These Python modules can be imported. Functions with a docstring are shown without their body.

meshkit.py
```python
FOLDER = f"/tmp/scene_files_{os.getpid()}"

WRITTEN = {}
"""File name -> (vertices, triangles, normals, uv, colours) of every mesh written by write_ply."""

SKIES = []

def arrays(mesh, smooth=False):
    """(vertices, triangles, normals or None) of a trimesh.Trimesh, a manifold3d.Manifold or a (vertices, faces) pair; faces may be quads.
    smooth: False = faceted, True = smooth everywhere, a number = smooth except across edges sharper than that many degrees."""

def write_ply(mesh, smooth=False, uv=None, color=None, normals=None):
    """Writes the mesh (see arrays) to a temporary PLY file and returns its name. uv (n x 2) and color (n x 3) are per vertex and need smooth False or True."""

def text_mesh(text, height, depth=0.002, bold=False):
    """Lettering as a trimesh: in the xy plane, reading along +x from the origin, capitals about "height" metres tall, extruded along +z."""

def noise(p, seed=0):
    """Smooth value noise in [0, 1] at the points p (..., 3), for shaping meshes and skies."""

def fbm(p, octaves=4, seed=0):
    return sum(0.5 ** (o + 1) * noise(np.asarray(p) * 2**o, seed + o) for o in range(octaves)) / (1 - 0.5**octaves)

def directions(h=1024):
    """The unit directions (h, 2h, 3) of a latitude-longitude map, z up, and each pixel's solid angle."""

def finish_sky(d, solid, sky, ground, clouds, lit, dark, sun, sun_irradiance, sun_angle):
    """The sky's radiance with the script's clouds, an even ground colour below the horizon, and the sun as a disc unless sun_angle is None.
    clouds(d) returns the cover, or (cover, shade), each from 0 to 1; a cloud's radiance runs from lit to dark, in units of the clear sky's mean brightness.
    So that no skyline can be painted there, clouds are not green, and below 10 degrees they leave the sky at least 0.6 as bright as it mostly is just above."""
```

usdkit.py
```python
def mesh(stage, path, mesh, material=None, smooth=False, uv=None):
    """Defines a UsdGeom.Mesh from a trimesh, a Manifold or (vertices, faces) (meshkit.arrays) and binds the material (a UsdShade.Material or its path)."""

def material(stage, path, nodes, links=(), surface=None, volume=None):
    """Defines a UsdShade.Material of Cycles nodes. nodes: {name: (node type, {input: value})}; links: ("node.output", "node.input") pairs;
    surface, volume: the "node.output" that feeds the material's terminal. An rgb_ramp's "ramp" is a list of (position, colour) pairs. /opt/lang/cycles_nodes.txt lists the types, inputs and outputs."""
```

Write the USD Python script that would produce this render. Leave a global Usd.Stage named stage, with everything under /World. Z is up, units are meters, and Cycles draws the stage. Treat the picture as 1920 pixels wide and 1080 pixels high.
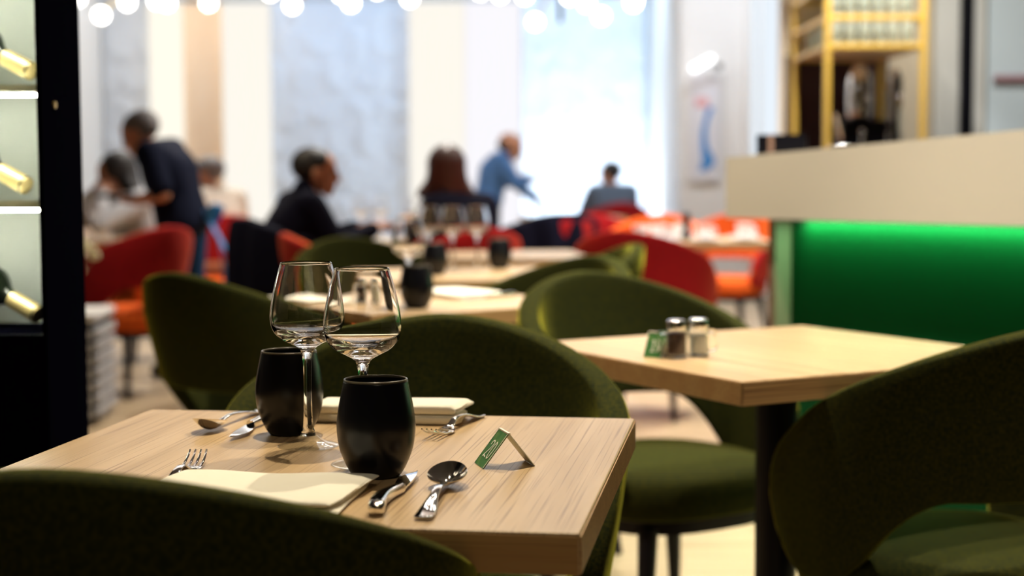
import math, random
import numpy as np, trimesh, manifold3d, meshkit, usdkit
from manifold3d import Manifold
from pxr import Usd, UsdGeom, UsdLux, UsdShade, Gf, Sdf

random.seed(7); np.random.seed(7)
stage = Usd.Stage.CreateInMemory()
UsdGeom.SetStageUpAxis(stage, 'Z'); UsdGeom.SetStageMetersPerUnit(stage, 1.0)
UsdGeom.Xform.Define(stage, '/World'); UsdGeom.Scope.Define(stage, '/World/Looks')
PI = math.pi

# ------------------------------------------------------------------ camera
EXPOSURE = 1.0
FPX, PITCH, ROLL, CAMZ = 2915.0, 0.0713, -0.0045, 1.083
cam = UsdGeom.Camera.Define(stage, '/World/camera')
_f = np.array([0, math.cos(PITCH), -math.sin(PITCH)]); _r = np.array([1.0, 0, 0]); _u = np.cross(_r, _f)
_R = math.cos(ROLL) * _r + math.sin(ROLL) * _u; _U = -math.sin(ROLL) * _r + math.cos(ROLL) * _u
cam.AddTransformOp().Set(Gf.Matrix4d(*_R, 0, *_U, 0, *(-_f), 0, 0, 0, CAMZ, 1))
cam.CreateHorizontalApertureAttr(36.0); cam.CreateVerticalApertureAttr(20.25)
cam.CreateFocalLengthAttr(36.0 * FPX / 1920)
cam.CreateFStopAttr(3.1); cam.CreateFocusDistanceAttr(1.84)
cam.CreateClippingRangeAttr(Gf.Vec2f(0.05, 200)); cam.CreateExposureAttr(EXPOSURE)

# ------------------------------------------------------------------ lights (room lamps and an added ceiling uplight; fittings are built further down)
def rect_light(name, pos, aim, w, h, color, inten):
    """A linear or square LED wall washer at pos that shines towards aim."""
    l = UsdLux.RectLight.Define(stage, '/World/' + name)
    l.CreateWidthAttr(w); l.CreateHeightAttr(h); l.CreateIntensityAttr(inten); l.CreateColorAttr(Gf.Vec3f(*color))
    d = np.array(aim, float) - np.array(pos, float); d /= np.linalg.norm(d)
    x = np.cross(d, [0, 0, 1.0]); x = np.array([1.0, 0, 0]) if np.linalg.norm(x) < 1e-3 else x / np.linalg.norm(x)
    y = np.cross(x, d)
    l.AddTransformOp().Set(Gf.Matrix4d(*x, 0, *y, 0, *(-d), 0, *map(float, pos), 1))
    return l
def spot(name, pos, aim, color, inten, cone=38, soft=0.5, rad=0.035):
    l = UsdLux.SphereLight.Define(stage, '/World/' + name)
    l.CreateRadiusAttr(rad); l.CreateIntensityAttr(inten); l.CreateColorAttr(Gf.Vec3f(*color))
    s = UsdLux.ShapingAPI.Apply(l.GetPrim()); s.CreateShapingConeAngleAttr(cone); s.CreateShapingConeSoftnessAttr(soft)
    d = np.array(aim, float) - np.array(pos, float); d /= np.linalg.norm(d)
    x = np.cross(d, [0, 1.0, 0.01]); x /= np.linalg.norm(x); y = np.cross(x, d)
    l.AddTransformOp().Set(Gf.Matrix4d(*x, 0, *y, 0, *(-d), 0, *map(float, pos), 1))
WARM = (1.0, 0.84, 0.60); NEUT = (1.0, 0.93, 0.84); COOL = (0.60, 0.78, 1.0)
CEIL = 3.3
SPOTS = [  # x, y, aim x, aim y, colour, strength, cone
    (-0.30, 2.75, -0.25, 1.80, WARM, 2600, 40),
    (0.55, 3.75, 0.55, 2.95, WARM, 2600, 40),
    (-0.10, 4.80, -0.10, 4.25, WARM, 2600, 40),
    (0.20, 6.60, 0.20, 5.90, WARM, 2400, 40),
    (-1.75, 6.9, -1.75, 6.6, WARM, 1500, 42),
    (1.35, 2.70, 1.15, 4.15, NEUT, 2600, 44),
    (0.15, -0.10, 0.0, 1.35, WARM, 480, 34),
    (0.75, 5.30, 0.65, 5.00, NEUT, 4400, 34),
    (1.55, 7.6, 1.35, 8.5, NEUT, 5200, 45),
    (-0.3, 8.9, -0.5, 8.7, NEUT, 4200, 48),
    (-2.0, 10.6, -2.0, 10.2, NEUT, 2600, 48),
    (0.5, 11.0, 0.5, 10.6, NEUT, 3600, 48),
    (2.1, 7.3, 2.0, 8.9, NEUT, 1000, 45),
]
for i, (x, y, ax, ay, c, s, k) in enumerate(SPOTS):
    spot('downlight_lamp_%03d' % i, (x, y, CEIL - 0.06), (ax, ay, 0), c, s, k)
rect_light('washer_lamp_cool', (0.75, 16.0, 0.25), (0.75, 17.0, 1.6), 1.7, 0.10, (0.72, 0.86, 1.0), 64)
rect_light('added_uplight', (-0.6, 11.5, 2.75), (-0.6, 11.5, 3.3), 6.5, 0.25, (0.92, 0.96, 1.0), 9)  # added uplight out of view, there to brighten the far ceiling
rect_light('washer_lamp_bright', (0.9, 15.4, CEIL - 0.1), (0.8, 17.0, 1.4), 1.4, 0.10, (0.50, 0.76, 1.0), 24)
rect_light('washer_lamp_relief', (-1.75, 15.6, CEIL - 0.1), (-1.75, 17.0, 1.4), 1.5, 0.10, (0.42, 0.66, 1.0), 17)
rect_light('washer_lamp_grey', (-4.1, 15.9, CEIL - 0.1), (-4.2, 17.0, 1.4), 0.7, 0.10, (0.85, 0.93, 1.0), 8)
rect_light('washer_lamp_peach', (-3.2, 15.9, CEIL - 0.1), (-3.2, 17.0, 1.2), 0.8, 0.10, (1.0, 0.85, 0.68), 16)
rect_light('washer_lamp_right', (2.0, 12.6, CEIL - 0.1), (2.2, 14.0, 1.2), 1.6, 0.10, (0.78, 0.88, 1.0), 26)
rect_light('washer_lamp_bar', (2.5, 8.0, CEIL - 0.1), (2.6, 9.4, 1.4), 1.8, 0.10, (1.0, 0.95, 0.86), 24)

# ------------------------------------------------------------------ materials
def M(name, color=(0.8, 0.8, 0.8), rough=0.5, metal=0.0, noise=None, bump=None, **kw):
    """Principled; noise=(scale3, colour2, lo, hi) mixes a second colour by object-space noise; bump=(scale, strength, dist)."""
    nodes = {'p': ('principled_bsdf', dict(base_color=color, roughness=rough, metallic=metal, **kw))}
    links = []
    if noise or bump: nodes['tc'] = ('texture_coordinate', {})
    if noise:
        sc, c2, lo, hi = noise
        nodes['mp'] = ('mapping', {'scale': sc}); links.append(('tc.object', 'mp.vector'))
        nodes['n'] = ('noise_texture', {'scale': 1.0, 'detail': 5.0, 'roughness': 0.6}); links.append(('mp.vector', 'n.vector'))
        nodes['r'] = ('rgb_ramp', {'ramp': [(0, color), (lo, color), (hi, c2), (1, c2)]}); links += [('n.fac', 'r.fac'), ('r.color', 'p.base_color')]
        nodes['p'][1].pop('base_color')
    if bump:
        sc, st, ds = bump
        nodes['n2'] = ('noise_texture', {'scale': sc, 'detail': 3.0}); links.append(('tc.object', 'n2.vector'))
        nodes['b'] = ('bump', {'strength': st, 'distance': ds}); links += [('n2.fac', 'b.height'), ('b.normal', 'p.normal')]
    return usdkit.material(stage, '/World/Looks/' + name, nodes, links, surface='p.BSDF')
def E(name, color, strength):
    return usdkit.material(stage, '/World/Looks/' + name, {'e': ('emission', {'color': color, 'strength': strength})}, surface='e.emission')

def wood(name, light, mid, dark, rough=0.38, along='y', bright=1.0):
    """Oak: broad tone bands plus fine dark pores drawn out along the grain."""
    s1 = (26, 1.4, 26) if along == 'y' else (1.4, 26, 26)
    s2 = (300, 2.6, 300) if along == 'y' else (2.6, 300, 300)
    nodes = {'tc': ('texture_coordinate', {}), 'm1': ('mapping', {'scale': s1}), 'm2': ('mapping', {'scale': s2}),
             'n1': ('noise_texture', {'scale': 1.0, 'detail': 4.0, 'distortion': 0.6}), 'n2': ('noise_texture', {'scale': 1.0, 'detail': 2.0}),
             'r1': ('rgb_ramp', {'ramp': [(0, mid), (0.38, mid), (0.62, light), (1, light)]}),
             'r2': ('rgb_ramp', {'ramp': [(0, (1, 1, 1)), (0.32, (1, 1, 1)), (0.45, (0, 0, 0)), (1, (0, 0, 0))]}),
             'mx': ('mix', {'mix_type': 'mix', 'color2': dark}),
             'b': ('bump', {'strength': 0.12, 'distance': 0.0008}),
             'p': ('principled_bsdf', {'roughness': rough, 'specular_ior_level': 0.5})}
    links = [('tc.object', 'm1.vector'), ('tc.object', 'm2.vector'), ('m1.vector', 'n1.vector'), ('m2.vector', 'n2.vector'), ('n1.fac', 'r1.fac'), ('n2.fac', 'r2.fac'),
             ('r1.color', 'mx.color1'), ('r2.color', 'mx.fac'), ('mx.color', 'p.base_color'), ('n2.fac', 'b.height'), ('b.normal', 'p.normal')]
    return usdkit.material(stage, '/World/Looks/' + name, nodes, links, surface='p.BSDF')

oak = wood('oak', (0.54, 0.385, 0.215), (0.43, 0.29, 0.145), (0.28, 0.17, 0.08), 0.36)
oak_edge = wood('oak_edge', (0.52, 0.32, 0.13), (0.46, 0.26, 0.10), (0.26, 0.13, 0.05), 0.45, along='x')
floor_m = wood('floor_oak', (0.50, 0.39, 0.25), (0.41, 0.30, 0.18), (0.24, 0.16, 0.09), 0.42, along='x')
velvet = M('green_velvet', (0.040, 0.041, 0.007), 0.95, noise=((220, 220, 220), (0.014, 0.019, 0.008), 0.40, 0.60), bump=(420, 0.5, 0.0012), sheen_weight=0.85, sheen_roughness=0.24, sheen_tint=(0.80, 0.78, 0.08), specular_ior_level=0.05)
red_fab = M('red_fabric', (0.36, 0.012, 0.016), 0.9, noise=((120, 120, 120), (0.30, 0.008, 0.014), 0.4, 0.65), sheen_weight=0.2, sheen_tint=(1, 0.3, 0.1), specular_ior_level=0.1)
orange_fab = M('orange_fabric', (0.70, 0.115, 0.016), 0.9, noise=((120, 120, 120), (0.62, 0.085, 0.014), 0.4, 0.65), sheen_weight=0.2, sheen_tint=(1, 0.5, 0.1), specular_ior_level=0.1)
dark_wood = M('dark_leg_wood', (0.008, 0.006, 0.009), 0.45, specular_ior_level=0.25)
black_metal = M('black_metal', (0.003, 0.003, 0.007), 0.45, 0.0, specular_ior_level=0.2)
black_lacquer = M('black_lacquer', (0.002, 0.002, 0.005), 0.5, specular_ior_level=0.12)
glass = M('clear_glass', (1, 1, 1), 0.0, transmission_weight=1.0, ior=1.5)
foot_glass = usdkit.material(stage, '/World/Looks/foot_glass', {'f': ('layer_weight', {'blend': 0.5}), 'k': ('math', {'math_type': 'multiply', 'value2': 0.42}), 't': ('transparent_bsdf', {'color': (0.96, 0.97, 0.96)}), 'g': ('glossy_bsdf', {'roughness': 0.03, 'color': (0.95, 0.95, 0.95)}), 'm': ('mix_closure', {})},
                              [('f.facing', 'k.value1'), ('k.value', 'm.fac'), ('t.BSDF', 'm.closure1'), ('g.BSDF', 'm.closure2')], surface='m.closure')
clear_jar = M('jar_glass', (0.97, 1, 0.98), 0.02, transmission_weight=1.0, ior=1.45)
black_glaze = M('black_glaze', (0.004, 0.004, 0.006), 0.27, specular_ior_level=0.34, bump=(900, 0.06, 0.0004))
rim_glaze = M('rim_glaze', (0.10, 0.085, 0.06), 0.25)
steel = M('polished_steel', (0.86, 0.84, 0.82), 0.06, 1.0)
chrome = M('chrome', (0.85, 0.85, 0.86), 0.12, 1.0)
brass = M('brass', (0.86, 0.58, 0.16), 0.30, 1.0)
gold_paint = M('gold_paint', (0.62, 0.41, 0.07), 0.4, 0.35)
linen = M('cream_linen', (0.84, 0.81, 0.70), 0.9, bump=(900, 0.25, 0.0006))
card_green = M('card_green', (0.035, 0.16, 0.035), 0.5, noise=((60, 60, 60), (0.10, 0.22, 0.05), 0.48, 0.62))
card_white = M('card_white', (0.82, 0.80, 0.72), 0.6)
pepper_m = M('ground_pepper', (0.07, 0.035, 0.035), 0.9, noise=((900, 900, 900), (0.16, 0.10, 0.07), 0.5, 0.6))
salt_m = M('salt', (0.85, 0.83, 0.78), 0.8)
white_paint = M('white_paint', (0.78, 0.77, 0.76), 0.6)
cream_paint = M('cream_paint', (0.66, 0.58, 0.44), 0.55)
fascia_m = M('bar_fascia', (0.66, 0.62, 0.545), 0.5)
bar_glass_m = M('bar_glass_m', (0.80, 0.84, 0.78), 0.12, transmission_weight=0.72, ior=1.4)
dark_ceiling = M('dark_ceiling', (0.10, 0.10, 0.11), 0.9)
back_paint = M('back_plaster', (0.60, 0.64, 0.68), 0.8)
relief_m = M('relief_plaster', (0.66, 0.70, 0.76), 0.75)
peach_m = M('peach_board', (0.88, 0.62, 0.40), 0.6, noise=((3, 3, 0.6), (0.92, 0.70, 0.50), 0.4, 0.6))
wash_glow_warm = E('painted_glow_warm', (1.0, 0.93, 0.80), 0.54)  # wall panels, not lamps: light on the wall put in as emission
wash_glow_cream = E('painted_glow_cream', (1.0, 0.95, 0.86), 0.5)
wash_glow_white = E('painted_glow_white', (0.97, 0.95, 1.0), 0.5)
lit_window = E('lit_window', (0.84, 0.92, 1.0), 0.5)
globe_m = E('globe_glow', (1.0, 0.95, 0.86), 5.0)
maroon = M('maroon_panel', (0.03, 0.008, 0.014), 0.6)
green_rib = M('green_ribbed', (0.002, 0.060, 0.017), 0.35, specular_ior_level=0.2)
wainscot = M('peach_wainscot', (0.75, 0.50, 0.33), 0.5)
navy = M('navy_cloth', (0.004, 0.006, 0.018), 0.85, specular_ior_level=0.08)
black_cloth = M('black_cloth', (0.005, 0.005, 0.014), 0.9, specular_ior_level=0.08)
blue_shirt = M('blue_shirt', (0.06, 0.17, 0.42), 0.8)
grey_blue = M('grey_blue_cloth', (0.10, 0.14, 0.20), 0.85)
denim = M('denim', (0.015, 0.05, 0.12), 0.85, specular_ior_level=0.08)
tie_blue = M('apron_blue', (0.02, 0.22, 0.52), 0.7)
cream_cloth = M('cream_cloth', (0.62, 0.56, 0.48), 0.85)
skin = M('skin', (0.50, 0.23, 0.13), 0.55, subsurface_weight=0.0)
hair_dark = M('hair_dark', (0.012, 0.010, 0.010), 0.6)
hair_grey = M('hair_grey', (0.16, 0.15, 0.15), 0.6)
hair_auburn = M('hair_auburn', (0.055, 0.012, 0.008), 0.5)
eye_m = M('eye', (0.03, 0.02, 0.015), 0.2)
lip_m = M('lips', (0.36, 0.11, 0.08), 0.5)
leather = M('black_leather', (0.01, 0.009, 0.01), 0.4)
leaf_m = M('leaf', (0.03, 0.09, 0.02), 0.5)
petal_m = M('petal', (0.85, 0.78, 0.50), 0.6)
bottle_dark = M('bottle_glass', (0.012, 0.018, 0.010), 0.08, specular_ior_level=0.7)
label_cream = M('bottle_label', (0.78, 0.70, 0.48), 0.6)
foil_gold = M('bottle_foil', (0.85, 0.66, 0.30), 0.35, 0.6)
art_ground = M('art_ground', (0.72, 0.72, 0.78), 0.7)
art_blue = M('art_blue', (0.05, 0.25, 0.62), 0.6)
art_pink = M('art_pink', (0.75, 0.42, 0.45), 0.6)
porcelain = M('porcelain', (0.86, 0.86, 0.86), 0.25)
pane_blue = M('opaque_blue_pane', (0.62, 0.74, 0.82), 0.25)  # opaque; bluish light from the room behind is put into the colour
led_m = E('cabinet_led', (1.0, 0.96, 0.82), 26.0)
pane_clear = usdkit.material(stage, '/World/Looks/pane_clear', {'f': ('fresnel', {'IOR': 1.45}), 't': ('transparent_bsdf', {'color': (0.95, 0.97, 0.95)}), 'g': ('glossy_bsdf', {'roughness': 0.03, 'color': (0.9, 0.9, 0.9)}), 'm': ('mix_closure', {})},
                             [('f.fac', 'm.fac'), ('t.BSDF', 'm.closure1'), ('g.BSDF', 'm.closure2')], surface='m.closure')

# ------------------------------------------------------------------ scene helpers
_used = {}
def numbered(parent, name):
    k = (str(parent), name); n = _used.get(k, -1) + 1; _used[k] = n
    return name if n == 0 else '%s_%03d' % (name, n)
def path_of(parent): return '/World' if parent is None else str(parent.GetPath())
def tag(p, label=None, cat=None, group=None, kind=None):
    for k, v in (('label', label), ('category', cat), ('group', group), ('kind', kind)):
        if v: p.SetCustomDataByKey(k, v)
    return p
def place(prim, loc=(0, 0, 0), rot=0, tilt=(0, 0), s=1.0):
    x = UsdGeom.Xformable(prim); x.ClearXformOpOrder()
    x.AddTranslateOp().Set(Gf.Vec3d(*map(float, loc)))
    x.AddRotateXYZOp().Set(Gf.Vec3f(math.degrees(tilt[0]), math.degrees(tilt[1]), math.degrees(rot)))
    x.AddScaleOp().Set(Gf.Vec3f(s, s, s))
def thing(name, label, cat, loc=(0, 0, 0), rot=0, group=None, s=1.0):
    p = UsdGeom.Xform.Define(stage, '/World/' + numbered('/World', name)).GetPrim()
    place(p, loc, rot, s=s); return tag(p, label, cat, group)
def part(name, mesh, mat, parent, smooth=35, label=None, kind=None):
    pp = path_of(parent); m = usdkit.mesh(stage, pp + '/' + numbered(pp, name), mesh, mat, smooth)
    p = m.GetPrim(); tag(p, label, kind=kind); return p
def struct(name, mesh, mat, smooth=False, label=None):
    p = part(name, mesh, mat, None, smooth); tag(p, label, kind='structure'); return p
def group_struct(name, label=None):
    p = UsdGeom.Xform.Define(stage, '/World/' + numbered('/World', name)).GetPrim(); return tag(p, label, kind='structure')
def copy(src, label, loc, rot=0, group=None, s=1.0, name=None):
    p = UsdGeom.Xform.Define(stage, '/World/' + numbered('/World', name or src.GetName().rstrip('0123456789_'))).GetPrim()
    p.GetReferences().AddInternalReference(src.GetPath()); p.SetInstanceable(True)
    place(p, loc, rot, s=s)
    tag(p, label, src.GetCustomDataByKey('category'), group or src.GetCustomDataByKey('group')); return p

# ------------------------------------------------------------------ mesh helpers
def cat(ms): return trimesh.util.concatenate(ms)
def box(cx, cy, cz, sx, sy, sz, rz=0):
    b = trimesh.creation.box((sx, sy, sz))
    if rz: b.apply_transform(trimesh.transformations.rotation_matrix(rz, (0, 0, 1)))
    b.apply_translation((cx, cy, cz)); return b
def rbox(cx, cy, cz, sx, sy, sz, r=0.004, seg=8):
    """Rounded box: hull of eight spheres."""
    r = min(r, sx * 0.49, sy * 0.49, sz * 0.49); s = Manifold.sphere(r, seg)
    ms = [s.translate((cx + a * (sx / 2 - r), cy + b * (sy / 2 - r), cz + c * (sz / 2 - r))) for a in (-1, 1) for b in (-1, 1) for c in (-1, 1)]
    return tm(Manifold.batch_hull(ms))
def tm(m):
    k = m.to_mesh(); return trimesh.Trimesh(np.array(k.vert_properties[:, :3]), np.array(k.tri_verts), process=False)
def mf(t): return Manifold(manifold3d.Mesh(np.asarray(t.vertices, np.float32), np.asarray(t.faces, np.uint32)))
def lathe(prof, n=48, closed=False):
    """Revolves (r, z) pairs about z; r = 0 at the ends closes it, closed joins last to first."""
    prof = np.array(prof, float); a = np.arange(n) * 2 * PI / n
    v = np.stack([prof[:, None, 0] * np.cos(a), prof[:, None, 0] * np.sin(a), np.repeat(prof[:, 1:2], n, 1)], -1).reshape(-1, 3)
    k = len(prof); f = []
    for i in range(k if closed else k - 1):
        i2 = (i + 1) % k
        for j in range(n):
            j2 = (j + 1) % n
            f.append((i * n + j, i * n + j2, i2 * n + j2)); f.append((i * n + j, i2 * n + j2, i2 * n + j))
    t = trimesh.Trimesh(v, f, process=False); t.merge_vertices(digits_vertex=7); t.update_faces(t.nondegenerate_faces()); t.fix_normals(); return t
def smooth_curve(pts, n):
    """Catmull-Rom through pts (any dimension), n samples per span."""
    p = np.array(pts, float); q = np.vstack([2 * p[0] - p[1], p, 2 * p[-1] - p[-2]]); out = []
    for i in range(1, len(q) - 2):
        for t in np.arange(n) / n:
            a, b, c, d = q[i - 1:i + 3]
            out.append(0.5 * (2 * b + (c - a) * t + (2 * a - 5 * b + 4 * c - d) * t * t + (-a + 3 * b - 3 * c + d) * t ** 3))
    return np.array(out + [p[-1]])
def loft(rings, caps=True):
    """Joins rings of equal count into a closed skin."""
    R = np.array(rings); k, n = R.shape[:2]; v = R.reshape(-1, 3); f = []
    for i in range(k - 1):
        for j in range(n):
            j2 = (j + 1) % n; a, b, c, d = i * n + j, i * n + j2, (i + 1) * n + j2, (i + 1) * n + j
            f += [(a, b, c), (a, c, d)]
    if caps:
        v = np.vstack([v, R[0].mean(0), R[-1].mean(0)]); m = k * n
        for j in range(n):
            f += [(m, (j + 1) % n, j), (m + 1, (k - 1) * n + j, (k - 1) * n + (j + 1) % n)]
    t = trimesh.Trimesh(v, f, process=False); t.fix_normals(); return t
def tube(pts, rad, sides=10, flat=None):
    """Sweeps a round (or flat=(width,height) elliptic) section along pts."""
    p = np.array(pts, float); rad = np.broadcast_to(np.asarray(rad, float), (len(p),)); t = np.gradient(p, axis=0); t /= np.linalg.norm(t, axis=1, keepdims=True) + 1e-12
    a = np.cross(t[0], [0, 0, 1.0]); a = np.array([1.0, 0, 0]) if np.linalg.norm(a) < 1e-4 else a; rings = []; ang = np.arange(sides) * 2 * PI / sides
    for i in range(len(p)):
        a = a - t[i] * (a @ t[i]); a /= np.linalg.norm(a); b = np.cross(a, t[i])
        w, h = (1, 1) if flat is None else flat
        rings.append(p[i] + rad[i] * (np.cos(ang)[:, None] * a * w + np.sin(ang)[:, None] * b * h))
    return loft(rings)
def ribbon(pts, widths, thick):
    """A flat bar along pts (x, y, z) lying level: rectangular section with softened corners, width per point."""
    p = np.array(pts, float); t = np.gradient(p, axis=0); t /= np.linalg.norm(t, axis=1, keepdims=True); rings = []
    thick = np.broadcast_to(np.asarray(thick, float), (len(p),))
    for i in range(len(p)):
        a = np.cross(t[i], [0, 0, 1.0]); a /= np.linalg.norm(a); b = np.cross(a, t[i]); w, h = widths[i] / 2, thick[i] / 2
        sec = [(-w, -h * .4), (-w * .85, -h), (w * .85, -h), (w, -h * .4), (w, h * .4), (w * .85, h), (0, h * 1.25), (-w * .85, h), (-w, h * .4)]
        rings.append([p[i] + a * x + b * y for x, y in sec])
    return loft(rings)
def superloop(a, b, n=40, e=2.6, z=0.0):
    t = np.arange(n) * 2 * PI / n
    return np.stack([a * np.sign(np.cos(t)) * np.abs(np.cos(t)) ** (2 / e), b * np.sign(np.sin(t)) * np.abs(np.sin(t)) ** (2 / e), np.full(n, z)], -1)
def hull_bones(bones, seg=14):
    """Union of the hulls of the spheres at both ends of each bone: ((p, r), (p, r))."""
    out = []
    for (p, r), (q, s) in bones:
        out.append(Manifold.batch_hull([Manifold.sphere(r, seg).translate(tuple(map(float, p))), Manifold.sphere(s, seg).translate(tuple(map(float, q)))]))
    return Manifold.batch_boolean(out, manifold3d.OpType.Add)
def relax(m, length=0.03, it=12):
    t = tm(m.refine_to_length(length)); t.merge_vertices(); trimesh.smoothing.filter_taubin(t, lamb=0.5, nu=0.53, iterations=it); return t
def sstep(a, b, x): t = np.clip((np.asarray(x, float) - a) / (b - a), 0, 1); return t * t * (3 - 2 * t)

# ================================================================== STRUCTURE
struct('floor', box(0, 7, -0.05, 14, 22, 0.1), floor_m)
struct('ceiling', box(0, 2.5, CEIL + 0.05, 14, 13, 0.1), dark_ceiling)
struct('ceiling', box(0, 13.5, CEIL + 0.05, 14, 9, 0.1), white_paint)
wb = group_struct('wall_back', 'far end wall of relief plaster and panels with painted glow')
YB = 17.0
part('plaster', box(-1.5, YB + 0.10, CEIL / 2, 6.1, 0.12, CEIL), back_paint, wb, False)
def relief(x0, x1, z0, z1, seed):
    """A plaster panel whose face stands out in rolling crescents."""
    nx, nz = 70, 150; X, Z = np.meshgrid(np.linspace(x0, x1, nx), np.linspace(z0, z1, nz)); rs = np.random.RandomState(seed); D = np.zeros_like(X)
    step = 0.36
    for i in range(int((x1 - x0) / step) + 2):
        for j in range(int((z1 - z0) / step) + 2):
            cx, cz = x0 + i * step + (j % 2) * step / 2 + rs.uniform(-.04, .04), z0 + j * step + rs.uniform(-.04, .04); a = rs.uniform(0, 2 * PI)
            d = np.hypot(X - cx, Z - cz); c1 = np.clip(1 - (d / 0.19) ** 2, 0, 1) ** 0.7
            d2 = np.hypot(X - cx - .09 * math.cos(a), Z - cz - .09 * math.sin(a)); c2 = np.clip(1 - (d2 / 0.16) ** 2, 0, 1) ** 0.7
            D = np.maximum(D, 0.032 * c1 - 0.026 * c2)
    v = np.stack([X, YB - 0.01 - D, Z], -1).reshape(-1, 3); f = []
    for i in range(nz - 1):
        for j in range(nx - 1):
            a = i * nx + j; f += [(a, a + 1, a + nx + 1), (a, a + nx + 1, a + nx)]
    t = trimesh.Trimesh(v, f, process=False)
    return cat([t, box((x0 + x1) / 2, YB + 0.02, (z0 + z1) / 2, x1 - x0, 0.05, z1 - z0)])
for x0, x1, sd in ((-4.42, -3.92, 3), (-2.60, -1.11, 4), (0.125, 1.45, 5)):
    part('relief_panel', relief(x0, x1, 0.0, 3.02, sd), relief_m, wb, True)
part('painted_glow_panel', box(-3.72, YB - 0.05, 1.48, 0.36, 0.16, 2.96), wash_glow_warm, wb, False, 'wall panel with warm light painted as glow')
part('peach_panel', box(-3.33, YB - 0.02, 1.48, 0.42, 0.10, 2.96), peach_m, wb, False, 'peach board between panels of painted glow')
part('painted_glow_panel', box(-2.86, YB - 0.05, 1.48, 0.50, 0.16, 2.96), wash_glow_cream, wb, False, 'wall panel with cream light painted as glow')
part('painted_glow_panel', box(-0.80, YB - 0.05, 1.48, 0.60, 0.16, 2.96), wash_glow_cream, wb, False, 'wall panel with cream light painted as glow')
part('painted_glow_panel', box(-0.19, YB - 0.05, 1.48, 0.60, 0.16, 2.96), wash_glow_white, wb, False, 'wall panel with white light painted as glow')
part('frieze', box(-1.5, YB - 0.06, 3.16, 6.0, 0.22, 0.28), relief_m, wb, False)
struct('wall_left', cat([box(-4.50, 13.0, CEIL / 2, 0.12, 8.2, CEIL), box(-5.7, 8.9, CEIL / 2, 2.5, 0.12, CEIL), box(-6.9, 3, CEIL / 2, 0.12, 12, CEIL)]), white_paint)
struct('trim', box(-4.43, 13.0, 0.32, 0.05, 8.0, 0.62), wainscot)
struct('wall_front', box(0, -3.4, CEIL / 2, 14, 0.12, CEIL), M('wall_dark', (0.03, 0.03, 0.035), 0.8))
wr = group_struct('wall_right', 'white wall beyond the bar with a window and a wall picture')
part('return_wall', box(1.56, 15.55, CEIL / 2, 0.10, 3.05, CEIL), white_paint, wr, False)
part('end_wall', box(2.9, 14.06, CEIL / 2, 2.75, 0.12, CEIL), white_paint, wr, False)
part('side_wall', box(6.4, 5.5, CEIL / 2, 0.12, 18, CEIL), M('wall_far_right', (0.05, 0.05, 0.05), 0.8), wr, False)
w1 = group_struct('window', 'bright tall window behind the bar shelving')
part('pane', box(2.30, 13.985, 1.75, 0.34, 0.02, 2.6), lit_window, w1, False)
for dx in (-0.19, 0.19): part('frame', box(2.30 + dx, 13.97, 1.75, 0.05, 0.06, 2.7), white_paint, w1, False)
part('glazing_bar', box(2.22, 13.965, 1.75, 0.02, 0.03, 2.6), white_paint, w1, False)
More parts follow.
